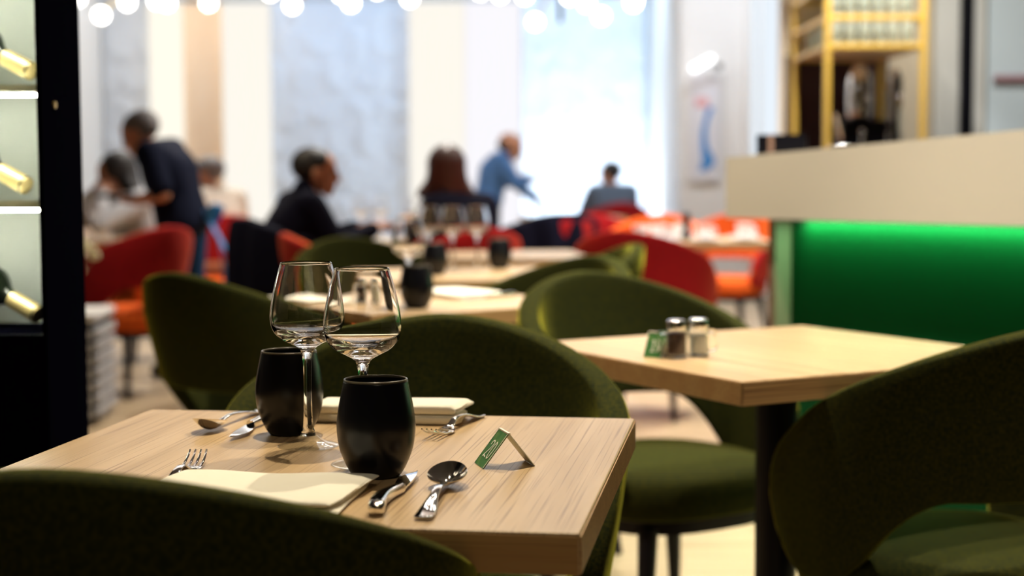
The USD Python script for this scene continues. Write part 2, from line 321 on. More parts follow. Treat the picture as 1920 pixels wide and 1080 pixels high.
# wall behind the bar
bw = group_struct('wall_bar', 'beige partition behind the bar shelving')
part('partition', box(2.95, 9.56, CEIL / 2, 2.62, 0.10, CEIL), cream_paint, bw, False)
part('maroon_niche', box(1.97, 9.49, 1.18, 0.62, 0.05, 1.25), maroon, bw, False, 'dark maroon board in the niche')
d1 = group_struct('door', 'pale glazed double door with a push bar right of the bar shelving')
part('frame', cat([box(2.70, 9.47, 1.5, 0.30, 0.08, 3.0), box(3.17, 9.47, 1.5, 0.10, 0.08, 3.0)]), M('door_paint', (0.66, 0.68, 0.66), 0.5), d1, False)
part('dark_jamb', box(2.735, 9.41, 1.0, 0.072, 0.06, 2.58), black_lacquer, d1, False, 'black door edge')
part('pane', box(2.995, 9.45, 1.5, 0.25, 0.03, 2.9), pane_blue, d1, False, 'opaque pane with bluish room light painted in')
part('push_bar', rbox(3.01, 9.41, 1.66, 0.22, 0.03, 0.045, 0.012), M('push_bar_red', (0.36, 0.22, 0.26), 0.5), d1, 35, 'dull red push bar')

# ================================================================== CHAIRS
def shell_mesh(A=0.305, B=0.285, h0=0.850, dz=0.30, pw=1.7, N=2.1):
    """Tub back: a padded band that wraps from arm to arm, high at the rear, open above the seat at the back."""
    L = 0.675
    ph = np.linspace(0, PI / 2, 200); ex = A * np.sin(ph) ** (2 / N); ey = -B * np.cos(ph) ** (2 / N)
    ln = np.concatenate([[0], np.cumsum(np.hypot(np.diff(ex), np.diff(ey)))]); arm = L - ln[-1]
    pxs, pys = np.append(ex, A - 0.012), np.append(ey, arm); ln = np.append(ln, L)
    # even out the path and its normals
    S = np.concatenate([-np.flip(np.linspace(0, 1, 41)[1:] ** 0.9), np.linspace(0, 1, 41) ** 0.9]) * L
    rings = []; K = 26; ang = np.arange(K) * 2 * PI / K
    for s in S:
        q = abs(s); sg = 1 if s >= 0 else -1
        g = lambda u: np.array([np.interp(u, ln, pxs), np.interp(u, ln, pys)])
        p0 = g(q); tg = g(min(q + .02, L)) - g(max(q - .02, 0)); tg /= np.linalg.norm(tg); nr = np.array([tg[1], -tg[0]])
        zt = h0 - dz * (q / L) ** pw; zb = 0.548 - 0.18 * float(sstep(.20, .50, q))
        e = np.clip((q - (L - 0.10)) / 0.10, 0, 1); zt -= 0.085 * (1 - math.sqrt(max(0, 1 - e * e))); zb += 0.13 * (1 - math.sqrt(max(0, 1 - e * e)))
        th = 0.028 * (1 - 0.35 * e * e) * (0.45 if e > 0.995 else 1)
        zm, hh = (zt + zb) / 2, (zt - zb) / 2; ring = []
        for a in ang:                                          # stadium section
            cx, cz = math.cos(a), math.sin(a)
            u = th * np.sign(cx) * abs(cx) ** 0.55; z = zm + (hh - th) * np.clip(cz * 1.9, -1, 1) + th * cz
            tap = 1 - 0.17 * max(0, (0.74 - z)) / 0.32; lean = 0.13 * (z - 0.62) * max(0, 1 - q / 0.55)
            xx, yy = p0[0] * tap + nr[0] * u, p0[1] * tap + nr[1] * u - lean
            ring.append((sg * xx, yy, z))
        rings.append(ring if sg > 0 else ring)
    R = np.array(rings)
    return loft(R)
def seat_mesh():
    rs = []
    for z, k in ((0.325, 0.0), (0.325, .80), (0.33, .90), (0.345, .97), (0.375, 1.0), (0.405, .985), (0.425, .93), (0.436, .82), (0.443, .6), (0.446, .3), (0.447, 0.02)):
        l = superloop(0.258 * k, 0.256 * k, 48, 2.8, z); l[:, 1] -= 0.005
        l[:, 0] *= 1 - 0.12 * (l[:, 1] < 0) * (-l[:, 1] / 0.26); rs.append(l)
    return loft(rs)
SHELL, SEAT = shell_mesh(), seat_mesh()
def split_shell(t):
    """Outer and inner upholstery of the tub back as two pieces."""
    c = t.triangles_center; nrm = t.face_normals; out = (nrm[:, :2] * (c[:, :2] - np.array([0, .05]))).sum(1) > 0.0
    return t.submesh([np.nonzero(out)[0]], append=True), t.submesh([np.nonzero(~out)[0]], append=True)
def make_chair(name, label, fab, group, loc, rot, outer=None):
    t = thing(name, label, 'chair', loc, rot, group)
    part('seat', SEAT, fab, t, 50)
    if outer is None: part('backrest', SHELL, fab, t, 50)
    else: a_, b_ = split_shell(SHELL); part('backrest', b_, fab, t, 50, 'orange inner upholstery'); part('outer_back', a_, outer, t, 50, 'crimson outer upholstery')
    part('seat_frame', loft([superloop(.22 * k, .215 * k, 32, 2.8, z) for z, k in ((.298, .01), (.298, 1), (.33, 1), (.33, .01))]), dark_wood, t, 35)
    for sx in (-1, 1):
        for sy in (-1, 1):
            part('leg', tube([(sx * .165, sy * .165, .31), (sx * .19, sy * .19, .15), (sx * .21, sy * .21, 0.0)], [.023, .018, .012], 14), dark_wood, t, 40)
    return t
def vec(ang, d): return np.array([math.cos(ang) * d, math.sin(ang) * d])
class Table:
    """A square table: o its corner, a its turn; local (u, v) to the world."""
    def __init__(s, ox, oy, a, size=0.70): s.o = np.array([ox, oy]); s.a = a; s.size = size; s.ux, s.uy = np.array([math.cos(a), math.sin(a)]), np.array([-math.sin(a), math.cos(a)])
    def at(s, u, v): return s.o + s.ux * u + s.uy * v
T1 = Table(-0.6294, 1.5404, -0.1522); T2 = Table(0.3725, 2.504, 0.504); T3 = Table(-0.33, 3.70, 0.66); T4 = Table(-0.45, 4.98, 0.20); T5 = Table(-0.36, 6.30, 0.10)
T6 = Table(0.60, 7.80, 0.06, 0.75); T7 = Table(-2.85, 8.25, 0.0); T8 = Table(-0.85, 7.80, 0.25, .70); T9 = Table(0.15, 12.6, 0.1, .8)
def chair_at(T, side, off, dx=0):
    """Where a chair stands off one side of a table: 0 near (+v looks in), 1 right, 2 far, 3 left; returns loc, rot (chair faces the table)."""
    m = T.size / 2
    p = {0: T.at(m + dx, -off), 1: T.at(T.size + off, m + dx), 2: T.at(m + dx, T.size + off), 3: T.at(-off, m + dx)}[side]
    return (p[0], p[1], 0), T.a + {0: 0, 1: PI / 2, 2: PI, 3: -PI / 2}[side]
G = 'green velvet tub chairs'
green = make_chair('tub_chair', 'dark green velvet tub chair nearest the viewer, its back cutting across the lower left', velvet, G, (-0.344, 1.549, 0), -0.115)
def gchair(label, x, y, rot): return copy(green, label, (x, y, 0), rot, G)
gchair('green velvet tub chair on the far side of the table with the number 20', -0.142, 2.342, 3.066)
gchair('dark green velvet tub chair at the right edge of the picture, seen from behind', 0.790, 2.763, 0.439)
gchair('green velvet tub chair on the far left side of the table with the number 19', 0.346, 3.592, 3.71)
gchair('dark green velvet tub chair seen from behind, left of the two tall wine glasses', -0.635, 4.097, -0.711)
gchair('green velvet tub chair with rounded back between the seated man and the glasses', -0.50, 5.93, PI + 0.55)
gchair('green velvet tub chair facing left, rising behind the pepper and salt table chair', 0.008, 4.442, 2.232)
gchair('small green velvet tub chair back peeping out before the dark red chair', 0.125, 5.40, 1.684)
RG = 'red fabric tub chairs'
red = make_chair('red_tub_chair', 'red and orange tub chair beside the standing waiter in navy', orange_fab, RG, (-1.95, 7.84, 0), 1.02, red_fab)
def rchair(label, x, y, rot): return copy(red, label, (x, y, 0), rot, RG)
rchair('orange tub chair behind the waiter, where the man in cream sits', -1.97, 10.3, 0.5)
rchair('red tub chair under the seated man in the black jacket', -0.99, 7.55, -1.15)
rchair('red tub chair back just right of the seated man in the black jacket', -0.66, 6.66, -1.3)
rchair('red tub chair with orange rim under the woman with auburn hair', -0.288, 7.411, 0.60)
rchair('large dark red tub chair seen from behind, in front of the table of white cups', 0.62, 7.10, -0.45)
rchair('red tub chair half seen under the far person in grey blue', 0.93, 14.3, 0.25)
rchair('red and orange tub chair in the row below the far seated person', 0.55, 10.15, -0.2)
rchair('bright orange tub chair facing out, under the table of white cups', 0.86, 9.35, 2.9)
rchair('orange tub chair half hidden by the end of the bar', 1.37, 9.95, 2.6)
rchair('bright orange tub chair left of the large dark red one, farther off', 0.16, 8.75, 0.6)
rchair('far tub chair of the dark haired person resting face on hands', -2.16, 9.32, 2.2)

# ================================================================== TABLES
def make_table(T, label, group='square oak tables'):
    c = T.at(T.size / 2, T.size / 2); S = T.size
    t = thing('dining_table', label, 'table', (c[0], c[1], 0), T.a, group)
    part('tabletop', rbox(0, 0, 0.7295, S, S, 0.041, 0.0022), oak, t, 30)
    e = 0.0012                                                   # edge banding, four strips
    for k in range(4):
        b = box(0, -S / 2, 0.7285, S - 0.004, 2 * e, 0.0365); b.apply_transform(trimesh.transformations.rotation_matrix(k * PI / 2, (0, 0, 1)))
        part('edge_band', b, oak_edge, t, False)
    part('pedestal', lathe([(0, .02), (.06, .02), (.042, .06), (.040, .10), (.040, .66), (.05, .70), (0, .70)], 28), black_metal, t)
    part('mounting_plate', box(0, 0, 0.703, .36, .36, 0.010), black_metal, t, False)
    part('base', rbox(0, 0, 0.012, 0.42, 0.42, 0.024, 0.008), black_metal, t)
    return t
make_table(T1, 'light oak square table in front carrying the number 20 card')
make_table(T2, 'light oak square table at right with salt, pepper and the number 19 card')
make_table(T3, 'oak table just behind the green chair, with napkin and dark tumbler')
make_table(T4, 'oak table with two wine glasses, second behind the front table')
make_table(T5, 'oak table in front of the woman with auburn hair')
make_table(T6, 'dark edged table on a black post left of the bar, laid with white cups')
make_table(T7, 'table by the waiter where the dark haired person sits')
make_table(T8, 'table with glasses in front of the grey blue relief wall')
make_table(T9, 'far table before the bright wall where the person in grey sits')

# ================================================================== TABLEWARE
TOP = 0.7502
def spline_lathe(out, inn, n=64):
    o = smooth_curve(out, 6); i = smooth_curve(inn, 6); return lathe(np.vstack([o, i]), n)
def wine_glass(name, label, xy, group='wine glasses', z=TOP):
    t = thing(name, label, 'wine glass', (xy[0], xy[1], z), 0, group)
    out = [(0, 0.0004), (.030, .0004), (.0375, .0008), (.0380, .0018), (.034, .0034), (.020, .0075), (.0105, .0145), (.0066, .026), (.0053, .045), (.0050, .070), (.0053, .098), (.0066, .114), (.0100, .1225), (.0200, .1285), (.0330, .1355), (.0420, .146), (.0452, .160), (.0440, .176), (.0400, .197), (.0350, .216), (.0316, .2285)]
    inn = [(.0310, .2292), (.0305, .2285), (.0339, .216), (.0389, .197), (.0429, .176), (.0440, .160), (.0405, .1485), (.030, .1425), (.015, .1405), (0, .140)]
    part('bowl_and_stem', spline_lathe([(0, .0142), (.006, .0142), (.0094, .0150), (.0066, .026)] + out[8:], inn, 72), glass, t, True)
    part('foot', lathe(smooth_curve(out[:6] + [(.0108, .0138), (.0095, .0141), (0, .0141)], 6), 72), foot_glass, t, True)
    return t
g1 = wine_glass('wine_glass', 'left tall stemmed wine glass on the front table', (-0.2537, 1.912))
copy(g1, 'right tall stemmed wine glass on the front table, behind the near dark tumbler', (-0.1730, 1.788, TOP))
FG = 'blurred wine glasses on the tables behind'
copy(g1, 'blurred wine glass beside the dark tumbler on the table just behind the green chair', (-0.268, 4.03, TOP), group=FG)
copy(g1, 'left one of the two blurred wine glasses below the woman with auburn hair', (-0.212, 5.55, TOP), group=FG)
copy(g1, 'right one of the two blurred wine glasses below the woman with auburn hair', (-0.125, 5.60, TOP), group=FG)
copy(g1, 'blurred wine glass left of the two under the auburn haired woman', (-0.300, 5.62, TOP), group=FG)
for k, (x, y) in enumerate(((-0.80, 8.25), (-0.70, 8.32), (-0.52, 8.15))):
    copy(g1, ['far wine glass glinting right of the seated man, leftmost of three', 'far wine glass glinting before the relief wall, middle of three', 'far wine glass glinting before the relief wall, rightmost of three'][k], (x, y, TOP), group='far wine glasses before the relief wall')
copy(g1, 'far wine glass on the table by the waiter', (-2.35, 8.75, TOP), group=FG)
def tumbler(name, label, xy, group='dark stoneware tumblers'):
    t = thing(name, label, 'tumbler', (xy[0], xy[1], TOP), 0, group)
    out = smooth_curve([(0, .0006), (.020, .0004), (.0262, .0012), (.0335, .0125), (.0408, .031), (.0437, .050), (.0436, .064), (.0412, .081), (.0377, .098), (.0358, .1075)], 6)
    inn = smooth_curve([(.0336, .1070), (.0352, .098), (.0386, .081), (.0408, .062), (.040, .045), (.034, .022), (.022, .009), (0, .006)], 6)
    lip = smooth_curve([(.0358, .1070), (.0357, .1088), (.0347, .1096), (.0337, .1088), (.0336, .1065)], 4)
    bd_ = part('body', lathe(np.vstack([out, inn]), 72), black_glaze, t, True)
    part('rim', lathe(lip, 72, True), rim_glaze, bd_, True, 'lighter brown rim')  # rim lighter and browner than the body
    return t
tb = tumbler('tumbler', 'near black stoneware tumbler in front of the right wine glass', (-0.1524, 1.7205))
copy(tb, 'black stoneware tumbler behind the stem of the left wine glass', (-0.2905, 2.01, TOP))
copy(tb, 'blurred dark tumbler on the table just behind the green chair', (-0.243, 3.955, TOP))
copy(tb, 'blurred dark tumbler left of the two far wine glasses', (-0.262, 5.30, TOP))
copy(tb, 'blurred dark tumbler right of the two far wine glasses', (-0.045, 5.64, TOP))
copy(tb, 'small dark tumbler far off beside the woman, before the bright wall', (-0.56, 8.40, TOP))

def cutlery_frame(o, head, tail):
    return o
def set_on(T, u0, v0, u1, v1):
    """Loc and turn for a piece whose local +y runs from (u0,v0) to (u1,v1) on table T, origin at the start."""
    a, b = T.at(u0, v0), T.at(u1, v1); d = b - a
    return (a[0], a[1], TOP), math.atan2(d[1], d[0]) - PI / 2
def spoon(label, T, uv, group='steel spoons'):
    loc, rot = set_on(T, *uv); t = thing('spoon', label, 'spoon', loc, rot, group)
    ys = smooth_curve([(0.0, .0025), (.03, .0040), (.07, .0095), (.105, .0120), (.130, .0095), (.145, .0075)], 5)
    w = np.interp(ys[:, 0], [0, .006, .03, .07, .11, .13, .145], [.013, .0205, .018, .010, .0072, .0075, .012])
    part('handle', ribbon(np.c_[np.zeros(len(ys)), ys], w, 0.0028), steel, t, 60)
    # bowl: an oval dish with thickness
    n, m = 40, 9; a = np.arange(n) * 2 * PI / n; top, bot = [], []
    for k in np.linspace(0, 1, m):
        x = .0215 * k * np.cos(a) * (1 - .10 * np.sin(a)); y = .172 + .0325 * k * np.sin(a); z = .0012 + .0095 * k ** 2.0 + .0058 * (y - .172) / .0325 * k + .004 * k
        top.append(np.stack([x, y, z + 0.0011], -1)); bot.append(np.stack([x * .985, y, z], -1))
    part('bowl', loft(list(bot) + list(top[::-1])), steel, t, 60)
    return t
def fork(label, T, uv, group='steel forks'):
    loc, rot = set_on(T, *uv); t = thing('fork', label, 'fork', loc, rot, group)
    ys = smooth_curve([(0.0, .0025), (.03, .0045), (.07, .0130), (.105, .0140), (.125, .0070), (.138, .0040)], 5)
    w = np.interp(ys[:, 0], [0, .006, .03, .07, .11, .128, .138], [.012, .019, .017, .0095, .0075, .012, .022])
    part('handle', ribbon(np.c_[np.zeros(len(ys)), ys], w, 0.0028), steel, t, 60)
    sh = smooth_curve([(.134, .0043), (.145, .0030), (.156, .0030)], 4)
    part('neck_plate', ribbon(np.c_[np.zeros(len(sh)), sh], np.interp(sh[:, 0], [.134, .145, .156], [.020, .0255, .0262]), 0.0022), steel, t, 60)
    for k in range(4):
        x = (k - 1.5) * .0069; tn = smooth_curve([(x, .154, .0030), (x, .175, .0046), (x * .96, .195, .0095), (x * .93, .206, .0145)], 5)
        part('tine', tube(tn, np.linspace(.0021, .0011, len(tn)), 8, (1.0, .75)), steel, t, 60)
    return t
def knife(label, T, uv, flip=1, group='steel knives'):
    loc, rot = set_on(T, *uv); t = thing('knife', label, 'knife', loc, rot, group)
    ys = smooth_curve([(0.0, .0075), (.03, .0085), (.06, .0080), (.10, .0065), (.118, .0060)], 5)
    bow = -flip * .006 * np.sin(ys[:, 0] / .118 * PI)
    w = np.interp(ys[:, 0], [0, .005, .03, .08, .118], [.009, .0165, .0165, .0125, .0115])
    part('handle', ribbon(np.c_[bow, ys], w, np.interp(ys[:, 0], [0, .01, .08, .118], [.007, .012, .010, .008])), steel, t, 60)
    ed = np.array([(.0, .0), (.006, .10), (.004, .12)])
    y = np.linspace(.112, .215, 24); k = (y - .112) / .103
    back = flip * (.0050 - .011 * np.clip((k - .45) / .55, 0, 1) ** 1.6 * 0.5); edge = -flip * (.0055 + .0085 * np.sin(np.clip(k * 1.55, 0, 1) * PI / 2)) * (1 - np.clip((k - .55) / .45, 0, 1) ** 2.2) - flip * 0 + np.clip((k - .55) / .45, 0, 1) ** 2.2 * back
    rings = [[(b, yy, .0062), (b, yy, .0042), (e, yy, .0046), (e, yy, .0052)] for b, e, yy in zip(back, edge + 1e-5 * flip, y)]
    part('blade', loft(rings), steel, t, 30)
    return t
spoon('round bowled steel spoon right of the near knife', T1, (.543, .032, .532, .25))
knife('steel table knife between the near tumbler and the spoon, blade away', T1, (.494, .043, .490, .27), 1)
fork('steel fork left of the near napkin, tines away', T1, (.250, .105, .214, .315))
spoon('steel spoon lying bowl first beside the left tumbler', T1, (.168, .695, .150, .500))
knife('steel knife lying blade first beside the left tumbler', T1, (.196, .665, .203, .455), 1)
fork('steel fork at the right end of the far rolled napkin', T1, (.486, .690, .457, .500))

def napkin(label, T, u0, v0, u1, v1, thick, layers, seed, rot=0):
    """Folded cloth: several draped layers with rounded folds, each slightly out of line."""
    c = T.at((u0 + u1) / 2, (v0 + v1) / 2); t = thing('napkin', label, 'napkin', (c[0], c[1], TOP), T.a + rot, 'folded cream napkins')
    rs = np.random.RandomState(seed); W, D = abs(u1 - u0), abs(v1 - v0); h = thick / layers
    for k in range(layers):
        w, d = W - rs.uniform(0, .008), D - rs.uniform(0, .010) - (0.02 if k and layers > 2 else 0); n = 30
        x = np.linspace(-w / 2, w / 2, n); wav = lambda x, s: .0025 * (meshkit.noise(np.stack([x * 14, x * 0 + s * 3.1, x * 0], -1), seed) - .5)
        rings = []
        for xi in x:
            b0 = wav(np.array([xi]), k)[0]; e = min(1, (w / 2 - abs(xi)) / .004 + .35)
            ring = []
            for a in np.arange(18) * 2 * PI / 18:
                cy, cz = math.cos(a), math.sin(a)
                ring.append((xi + (.006 * cy if k % 2 else -.004 * cy) * (abs(xi) > w * .42), d / 2 * np.sign(cy) * abs(cy) ** .22 * (1 + .02 * math.sin(xi * 30 + k)) + b0 * 2,
                             max(0.0003, h * (k + .5) + h * .5 * e * np.sign(cz) * abs(cz) ** .6 * 1.04 + (b0 if k else max(b0, 0) * .3) * (1 if cz > 0 else .5))))
            rings.append(ring)
        part('fold', loft(rings), linen, t, 50)
    return t
napkin('cream folded napkin lying flat in the near place setting', T1, .232, .035, .455, .200, .013, 2, 3)
napkin('cream napkin rolled flat on the far side, behind the two tumblers', T1, .262, .600, .472, .690, .026, 2, 5)
napkin('blurred cream napkin on the table just behind the green chair', T3, .46, .30, .63, .55, .014, 2, 8)
napkin('blurred cream napkin at the left of the table seen through the left wine glass', T3, .03, .36, .17, .60, .014, 2, 9)
knife('blurred steel knife beside the napkin on the table behind the green chair', T3, (.64, .27, .44, .25))

def strokes(polys, s, w):
    """Script lettering: each polyline a flat raised stroke in the xy plane."""
    out = []
    for q in polys:
        p = smooth_curve(np.array(q, float) * s, 6); t = np.gradient(p, axis=0); t /= np.linalg.norm(t, axis=1, keepdims=True); nr = np.c_[-t[:, 1], t[:, 0]] * w / 2
        rings = [[(*(a + b), 0), (*(a - b), 0), (*(a - b), .0002), (*(a + b), .0002)] for a, b in zip(p, nr)]; out.append(loft(rings))
    return cat(out)
TWO = [[(.02, .74), (.02, .90), (.18, 1.0), (.36, .93), (.40, .74), (.28, .46), (.10, .20), (-.02, .02), (.12, .08), (.26, .05), (.42, .0)]]
ZERO = [[(.72, .98), (.61, .80), (.57, .48), (.62, .14), (.75, .0), (.89, .12), (.95, .48), (.90, .84), (.74, .99), (.68, .95)]]
ONE = [[(.12, .80), (.28, .98), (.28, .5), (.28, 0)], [(.10, .0), (.28, .01), (.46, .0)]]
NINE = [[(.96, .70), (.90, .90), (.76, .98), (.62, .86), (.60, .62), (.72, .50), (.88, .56), (.96, .72), (.94, .40), (.84, .12), (.64, .02)]]
def tent_card(label, loc, rot, digits, base, height, width):
    """A folded card standing as an A: ridge along local y, printed side on -x."""
    t = thing('table_number_card', label, 'table number', loc, rot, 'folded green table number cards')
    hb = base / 2; th = .0009; L = math.hypot(hb, height); fp_ = None
    for sx, nm in ((-1, 'front_panel'), (1, 'back_panel')):
        v = [(sx * hb, -width / 2, 0), (sx * hb, width / 2, 0), (0, width / 2, height), (0, -width / 2, height)]
        nrm = np.array([sx * height, 0, hb]) / L * th
        q_ = part(nm, tm(Manifold.hull_points([tuple(map(float, np.array(p) + k * nrm)) for p in v for k in (0, 1)])), card_green if sx < 0 else card_white, t, False, 'green printed front' if sx < 0 else 'plain back leaf')
        fp_ = q_ if sx < 0 else fp_
    part('fold_edge', box(0, 0, height + .0006, .0030, width, .0018), card_white, t, False, 'white folded edge')
    for k in (-1, 1):                                            # white border along the printed leaf
        b = box(0, 0, 0, L * .97, .0012, .0003); R = trimesh.transformations.rotation_matrix(-math.atan2(height, hb), (0, 1, 0)); b.apply_transform(R); b.apply_translation((-hb / 2 - .0013 * height / L, k * (width / 2 - .0008), height / 2 + .0013 * hb / L)); part('border', b, card_white, fp_, False)
    m = strokes(digits, L * .46, .0017); m.apply_translation((-L * .44 * .42, -L * .30, 0))
    # text plane: reads along -y of the card, up along the slope towards the ridge
    X, Y = np.array([0, -1.0, 0]), np.array([hb, 0, height]) / L; Z = np.cross(X, Y); A = np.eye(4); A[:3, 0], A[:3, 1], A[:3, 2] = X, Y, Z; A[:3, 3] = np.array([-hb / 2, 0, height / 2]) + np.array([-height, 0, hb]) / L * .0013 + Y * .002
    m.apply_transform(A); part('number', m, card_white, fp_, False, 'white number ' + ('20' if digits is TWENTY else '19'))
    return t
TWENTY, NINETEEN = TWO + ZERO, ONE + NINE
tent_card('small green folded card reading 20 at the right of the front table', (-0.0095, 1.785, TOP), 0.27, TWENTY, .0605, .0385, .041)
tent_card('small green folded card reading 19 beside the pepper jar', (0.270, 2.862, TOP), 0.95, NINETEEN, .044, .044, .040)

def shaker(label, loc, rot, fill, fill_name, top=.041):
    t = thing('shaker', label, 'shaker', loc, rot, 'mug shaped glass shakers')
    out = smooth_curve([(0, .0005), (.015, .0005), (.0192, .002), (.0195, .006), (.0195, .044), (.0185, .049), (.0160, .053), (.0160, .058)], 4)
    inn = smooth_curve([(.0145, .058), (.0145, .053), (.0170, .048), (.0176, .044), (.0176, .008), (.015, .005), (0, .005)], 4)
    part('jar', lathe(np.vstack([out, inn]), 40), clear_jar, t, True)
    part('contents', lathe([(0, .0058), (.0168, .0070), (.0172, .010), (.0172, top), (.010, top + .001), (0, top + .0015)], 32), fill, t, 40, fill_name)
    part('lid', lathe(smooth_curve([(0, .0715), (.012, .0712), (.0168, .0690), (.0178, .0655), (.0180, .0555), (.0170, .0545), (0.0168, .0545)], 3), 40), chrome, t, 40, 'polished metal screw lid')
    h = smooth_curve([(.018, 0, .046), (.026, 0, .0465), (.0315, 0, .042), (.0315, 0, .020), (.027, 0, .0135), (.018, 0, .012)], 5)
    part('handle', tube(h, .0042, 10), clear_jar, t, 60); return t
shaker('glass shaker of dark ground pepper beside the number 19 card', (0.3015, 2.838, TOP), PI, pepper_m, 'ground pepper', .046)
shaker('glass shaker of white salt with a handle at its right', (0.3445, 2.862, TOP), -0.1, salt_m, 'white salt')
shaker('blurred pepper shaker seen through the right wine glass', (-0.400, 4.12, TOP), PI, pepper_m, 'ground pepper', .046)
shaker('blurred salt shaker seen through the right wine glass', (-0.345, 4.15, TOP), 0, salt_m, 'white salt')

# ================================================================== BAR
bd = np.array([0.578, -0.816]); bn = np.array([0.816, 0.578]); BA = np.array([0.690, 5.02]); BL = 2.3
def barquad(s0, s1, n0, n1, z0, z1a, z1b=None):
    """A block along the bar: s along it, n behind its face, top from z1a to z1b."""
    z1b = z1a if z1b is None else z1b; P = lambda s, n, z: (*(BA + bd * s + bn * n), z)
    return tm(Manifold.hull_points([tuple(map(float, P(s, n, z))) for s, zt in ((s0, z1a), (s1, z1b)) for n in (n0, n1) for z in (z0, zt)]))
bar = thing('bar_counter', 'cream bar counter with a glowing green ribbed front', 'bar')
def bpart(nm, m, mat, sm=False, label=None): return part(nm, m, mat, bar, sm, label)
bpart('fascia', barquad(0, BL, 0, .06, .948, 1.142, 1.262), fascia_m, False, 'cream fascia')
bpart('counter_top', barquad(.0, BL, .06, .62, 1.085, 1.140, 1.255), fascia_m)
bpart('end_board', barquad(.145, .175, .05, .60, 0, .948), M('end_board', (0.20, 0.13, 0.09), 0.5), False, 'brown end board')
bpart('base', barquad(.175, BL, .14, .60, 0, .948), black_lacquer)
nr = 240; s = np.linspace(.175, BL, nr * 4 + 1); d = .125 - .006 * np.abs(np.sin(np.linspace(0, nr * PI, nr * 4 + 1)))
v = np.array([(*(BA + bd * a + bn * b), z) for z in (0.05, .947) for a, b in zip(s, d)]); n_ = len(s)
bpart('ribbed_front', trimesh.Trimesh(v, [f for i in range(n_ - 1) for f in ((i, i + 1, n_ + i + 1), (i, n_ + i + 1, n_ + i))], process=False), green_rib, 30, 'green ribbed panel')
c0 = BA + bd * 1.25 + bn * .100
lamp = rect_light('bar_led_strip', (c0[0], c0[1], .944), (c0[0] + .02, c0[1] + .03, .3), 2.0, .012, (0.30, 1.0, 0.50), 95)
lamp.ClearXformOpOrder(); lamp.AddTransformOp().Set(Gf.Matrix4d(bd[0], bd[1], 0, 0, bn[0], bn[1], 0, 0, 0, 0, 1.0, 0, c0[0], c0[1], .944, 1))
def on_bar(s, n): return (*(BA + bd * s + bn * n), 1.142 + .052 * s)
p = on_bar(.10, .15); t = thing('bar_caddy', 'black box caddy standing on the left end of the bar', 'box', (p[0], p[1], p[2] + .004), -0.2)
part('tray', cat([box(0, 0, .004, .155, .11, .008), box(-.075, 0, .033, .006, .11, .06), box(.075, 0, .033, .006, .11, .06), box(0, .052, .033, .155, .006, .06), box(0, -.052, .033, .155, .006, .06)]), black_lacquer, t, False)
part('divider', box(-.032, 0, .032, .008, .10, .054), dark_wood, t, False); part('front_strip', box(-.032, -.0565, .033, .016, .003, .058), M('strip_brown', (.25, .15, .11), .6), t, False, 'brown strip')
# back counter, gold rack and bar machines
struct_bc = thing('back_counter', 'dark back counter behind the bar under the gold rack', 'counter', (2.3, 8.85, 0))
part('carcass', box(0, 0, .44, 1.5, .7, .88), black_lacquer, struct_bc, False); part('worktop', rbox(0, -.01, .90, 1.54, .76, .04, .004), dark_wood, struct_bc)
for k in range(3): part('door', rbox(-.5 + .5 * k, -.355, .44, .48, .02, .78, .004), black_lacquer, struct_bc)
rk = thing('bar_rack', 'gold metal glass rack standing behind the bar', 'rack', (1.935, 8.80, 0.92))
for x in (-.255, .255):
    for y in (-.48, .48): part('post', rbox(x, y, .70, .032, .032, 1.40, .003), gold_paint, rk)
for z in (.848, .998, 1.17, 1.36):
    for y in (-.48, .48): part('rail', rbox(0, y, z, .50, .022, .026, .003), gold_paint, rk)
    for x in (-.255, .255): part('side_rail', rbox(x, 0, z, .022, .94, .026, .003), gold_paint, rk)
    part('shelf', box(0, 0, z + .004, .49, .94, .008), M('rack_shelf', (.55, .47, .34), .4) if z == .848 else pane_clear, rk, False)
def clear_tumbler(label, loc, group):
    t = thing('bar_glass', label, 'glass', loc, 0, group)
    part('glass_body', lathe(np.vstack([smooth_curve([(0, 0), (.026, 0), (.029, .004), (.031, .06), (.033, .125)], 3), smooth_curve([(.0315, .125), (.029, .06), (.026, .014), (0, .010)], 3)]), 28), bar_glass_m, t, True); return t
ct = None
for k in range(6):
    loc = (1.745 + .076 * k, 8.40, .92 + .8575); lab = 'clear bar glass on the gold rack, %s in the front row of six' % ['leftmost', 'second from left', 'third from left', 'fourth from left', 'fifth from left', 'rightmost'][k]
    ct = clear_tumbler(lab, loc, 'bar glasses on the middle rack shelf') if ct is None else ct
    if k: copy(ct, lab, loc, group='bar glasses on the middle rack shelf')
for k in range(3): copy(ct, 'clear bar glass in the left flank of the gold rack, %s from the front' % ['second', 'third', 'fourth'][k], (1.735, 8.60 + .2 * k, .92 + .8575), group='bar glasses along the rack side')
for k in range(6):
    lab = 'clear bar glass on the upper gold rack shelf, %s in the row' % ['leftmost', 'second from left', 'third from left', 'fourth from left', 'fifth from left', 'rightmost'][k]
    copy(ct, lab, (1.745 + .076 * k, 8.42, .92 + 1.0075), group='bar glasses on the upper rack shelf')
em = thing('coffee_machine', 'black coffee machine with a shining metal hopper inside the gold rack', 'coffee machine', (1.955, 8.78, .92))
part('body', rbox(0, 0, .235, .25, .30, .47, .015), black_lacquer, em)
part('hopper', lathe(smooth_curve([(0, .47), (.05, .47), (.068, .52), (.070, .64), (.060, .72), (.028, .775), (0, .79)], 5), 36), chrome, em, 50, 'polished metal hopper')
part('spout', tube(smooth_curve([(-.03, -.15, .40), (-.03, -.21, .40), (-.03, -.22, .33)], 5), .012, 10), chrome, em)
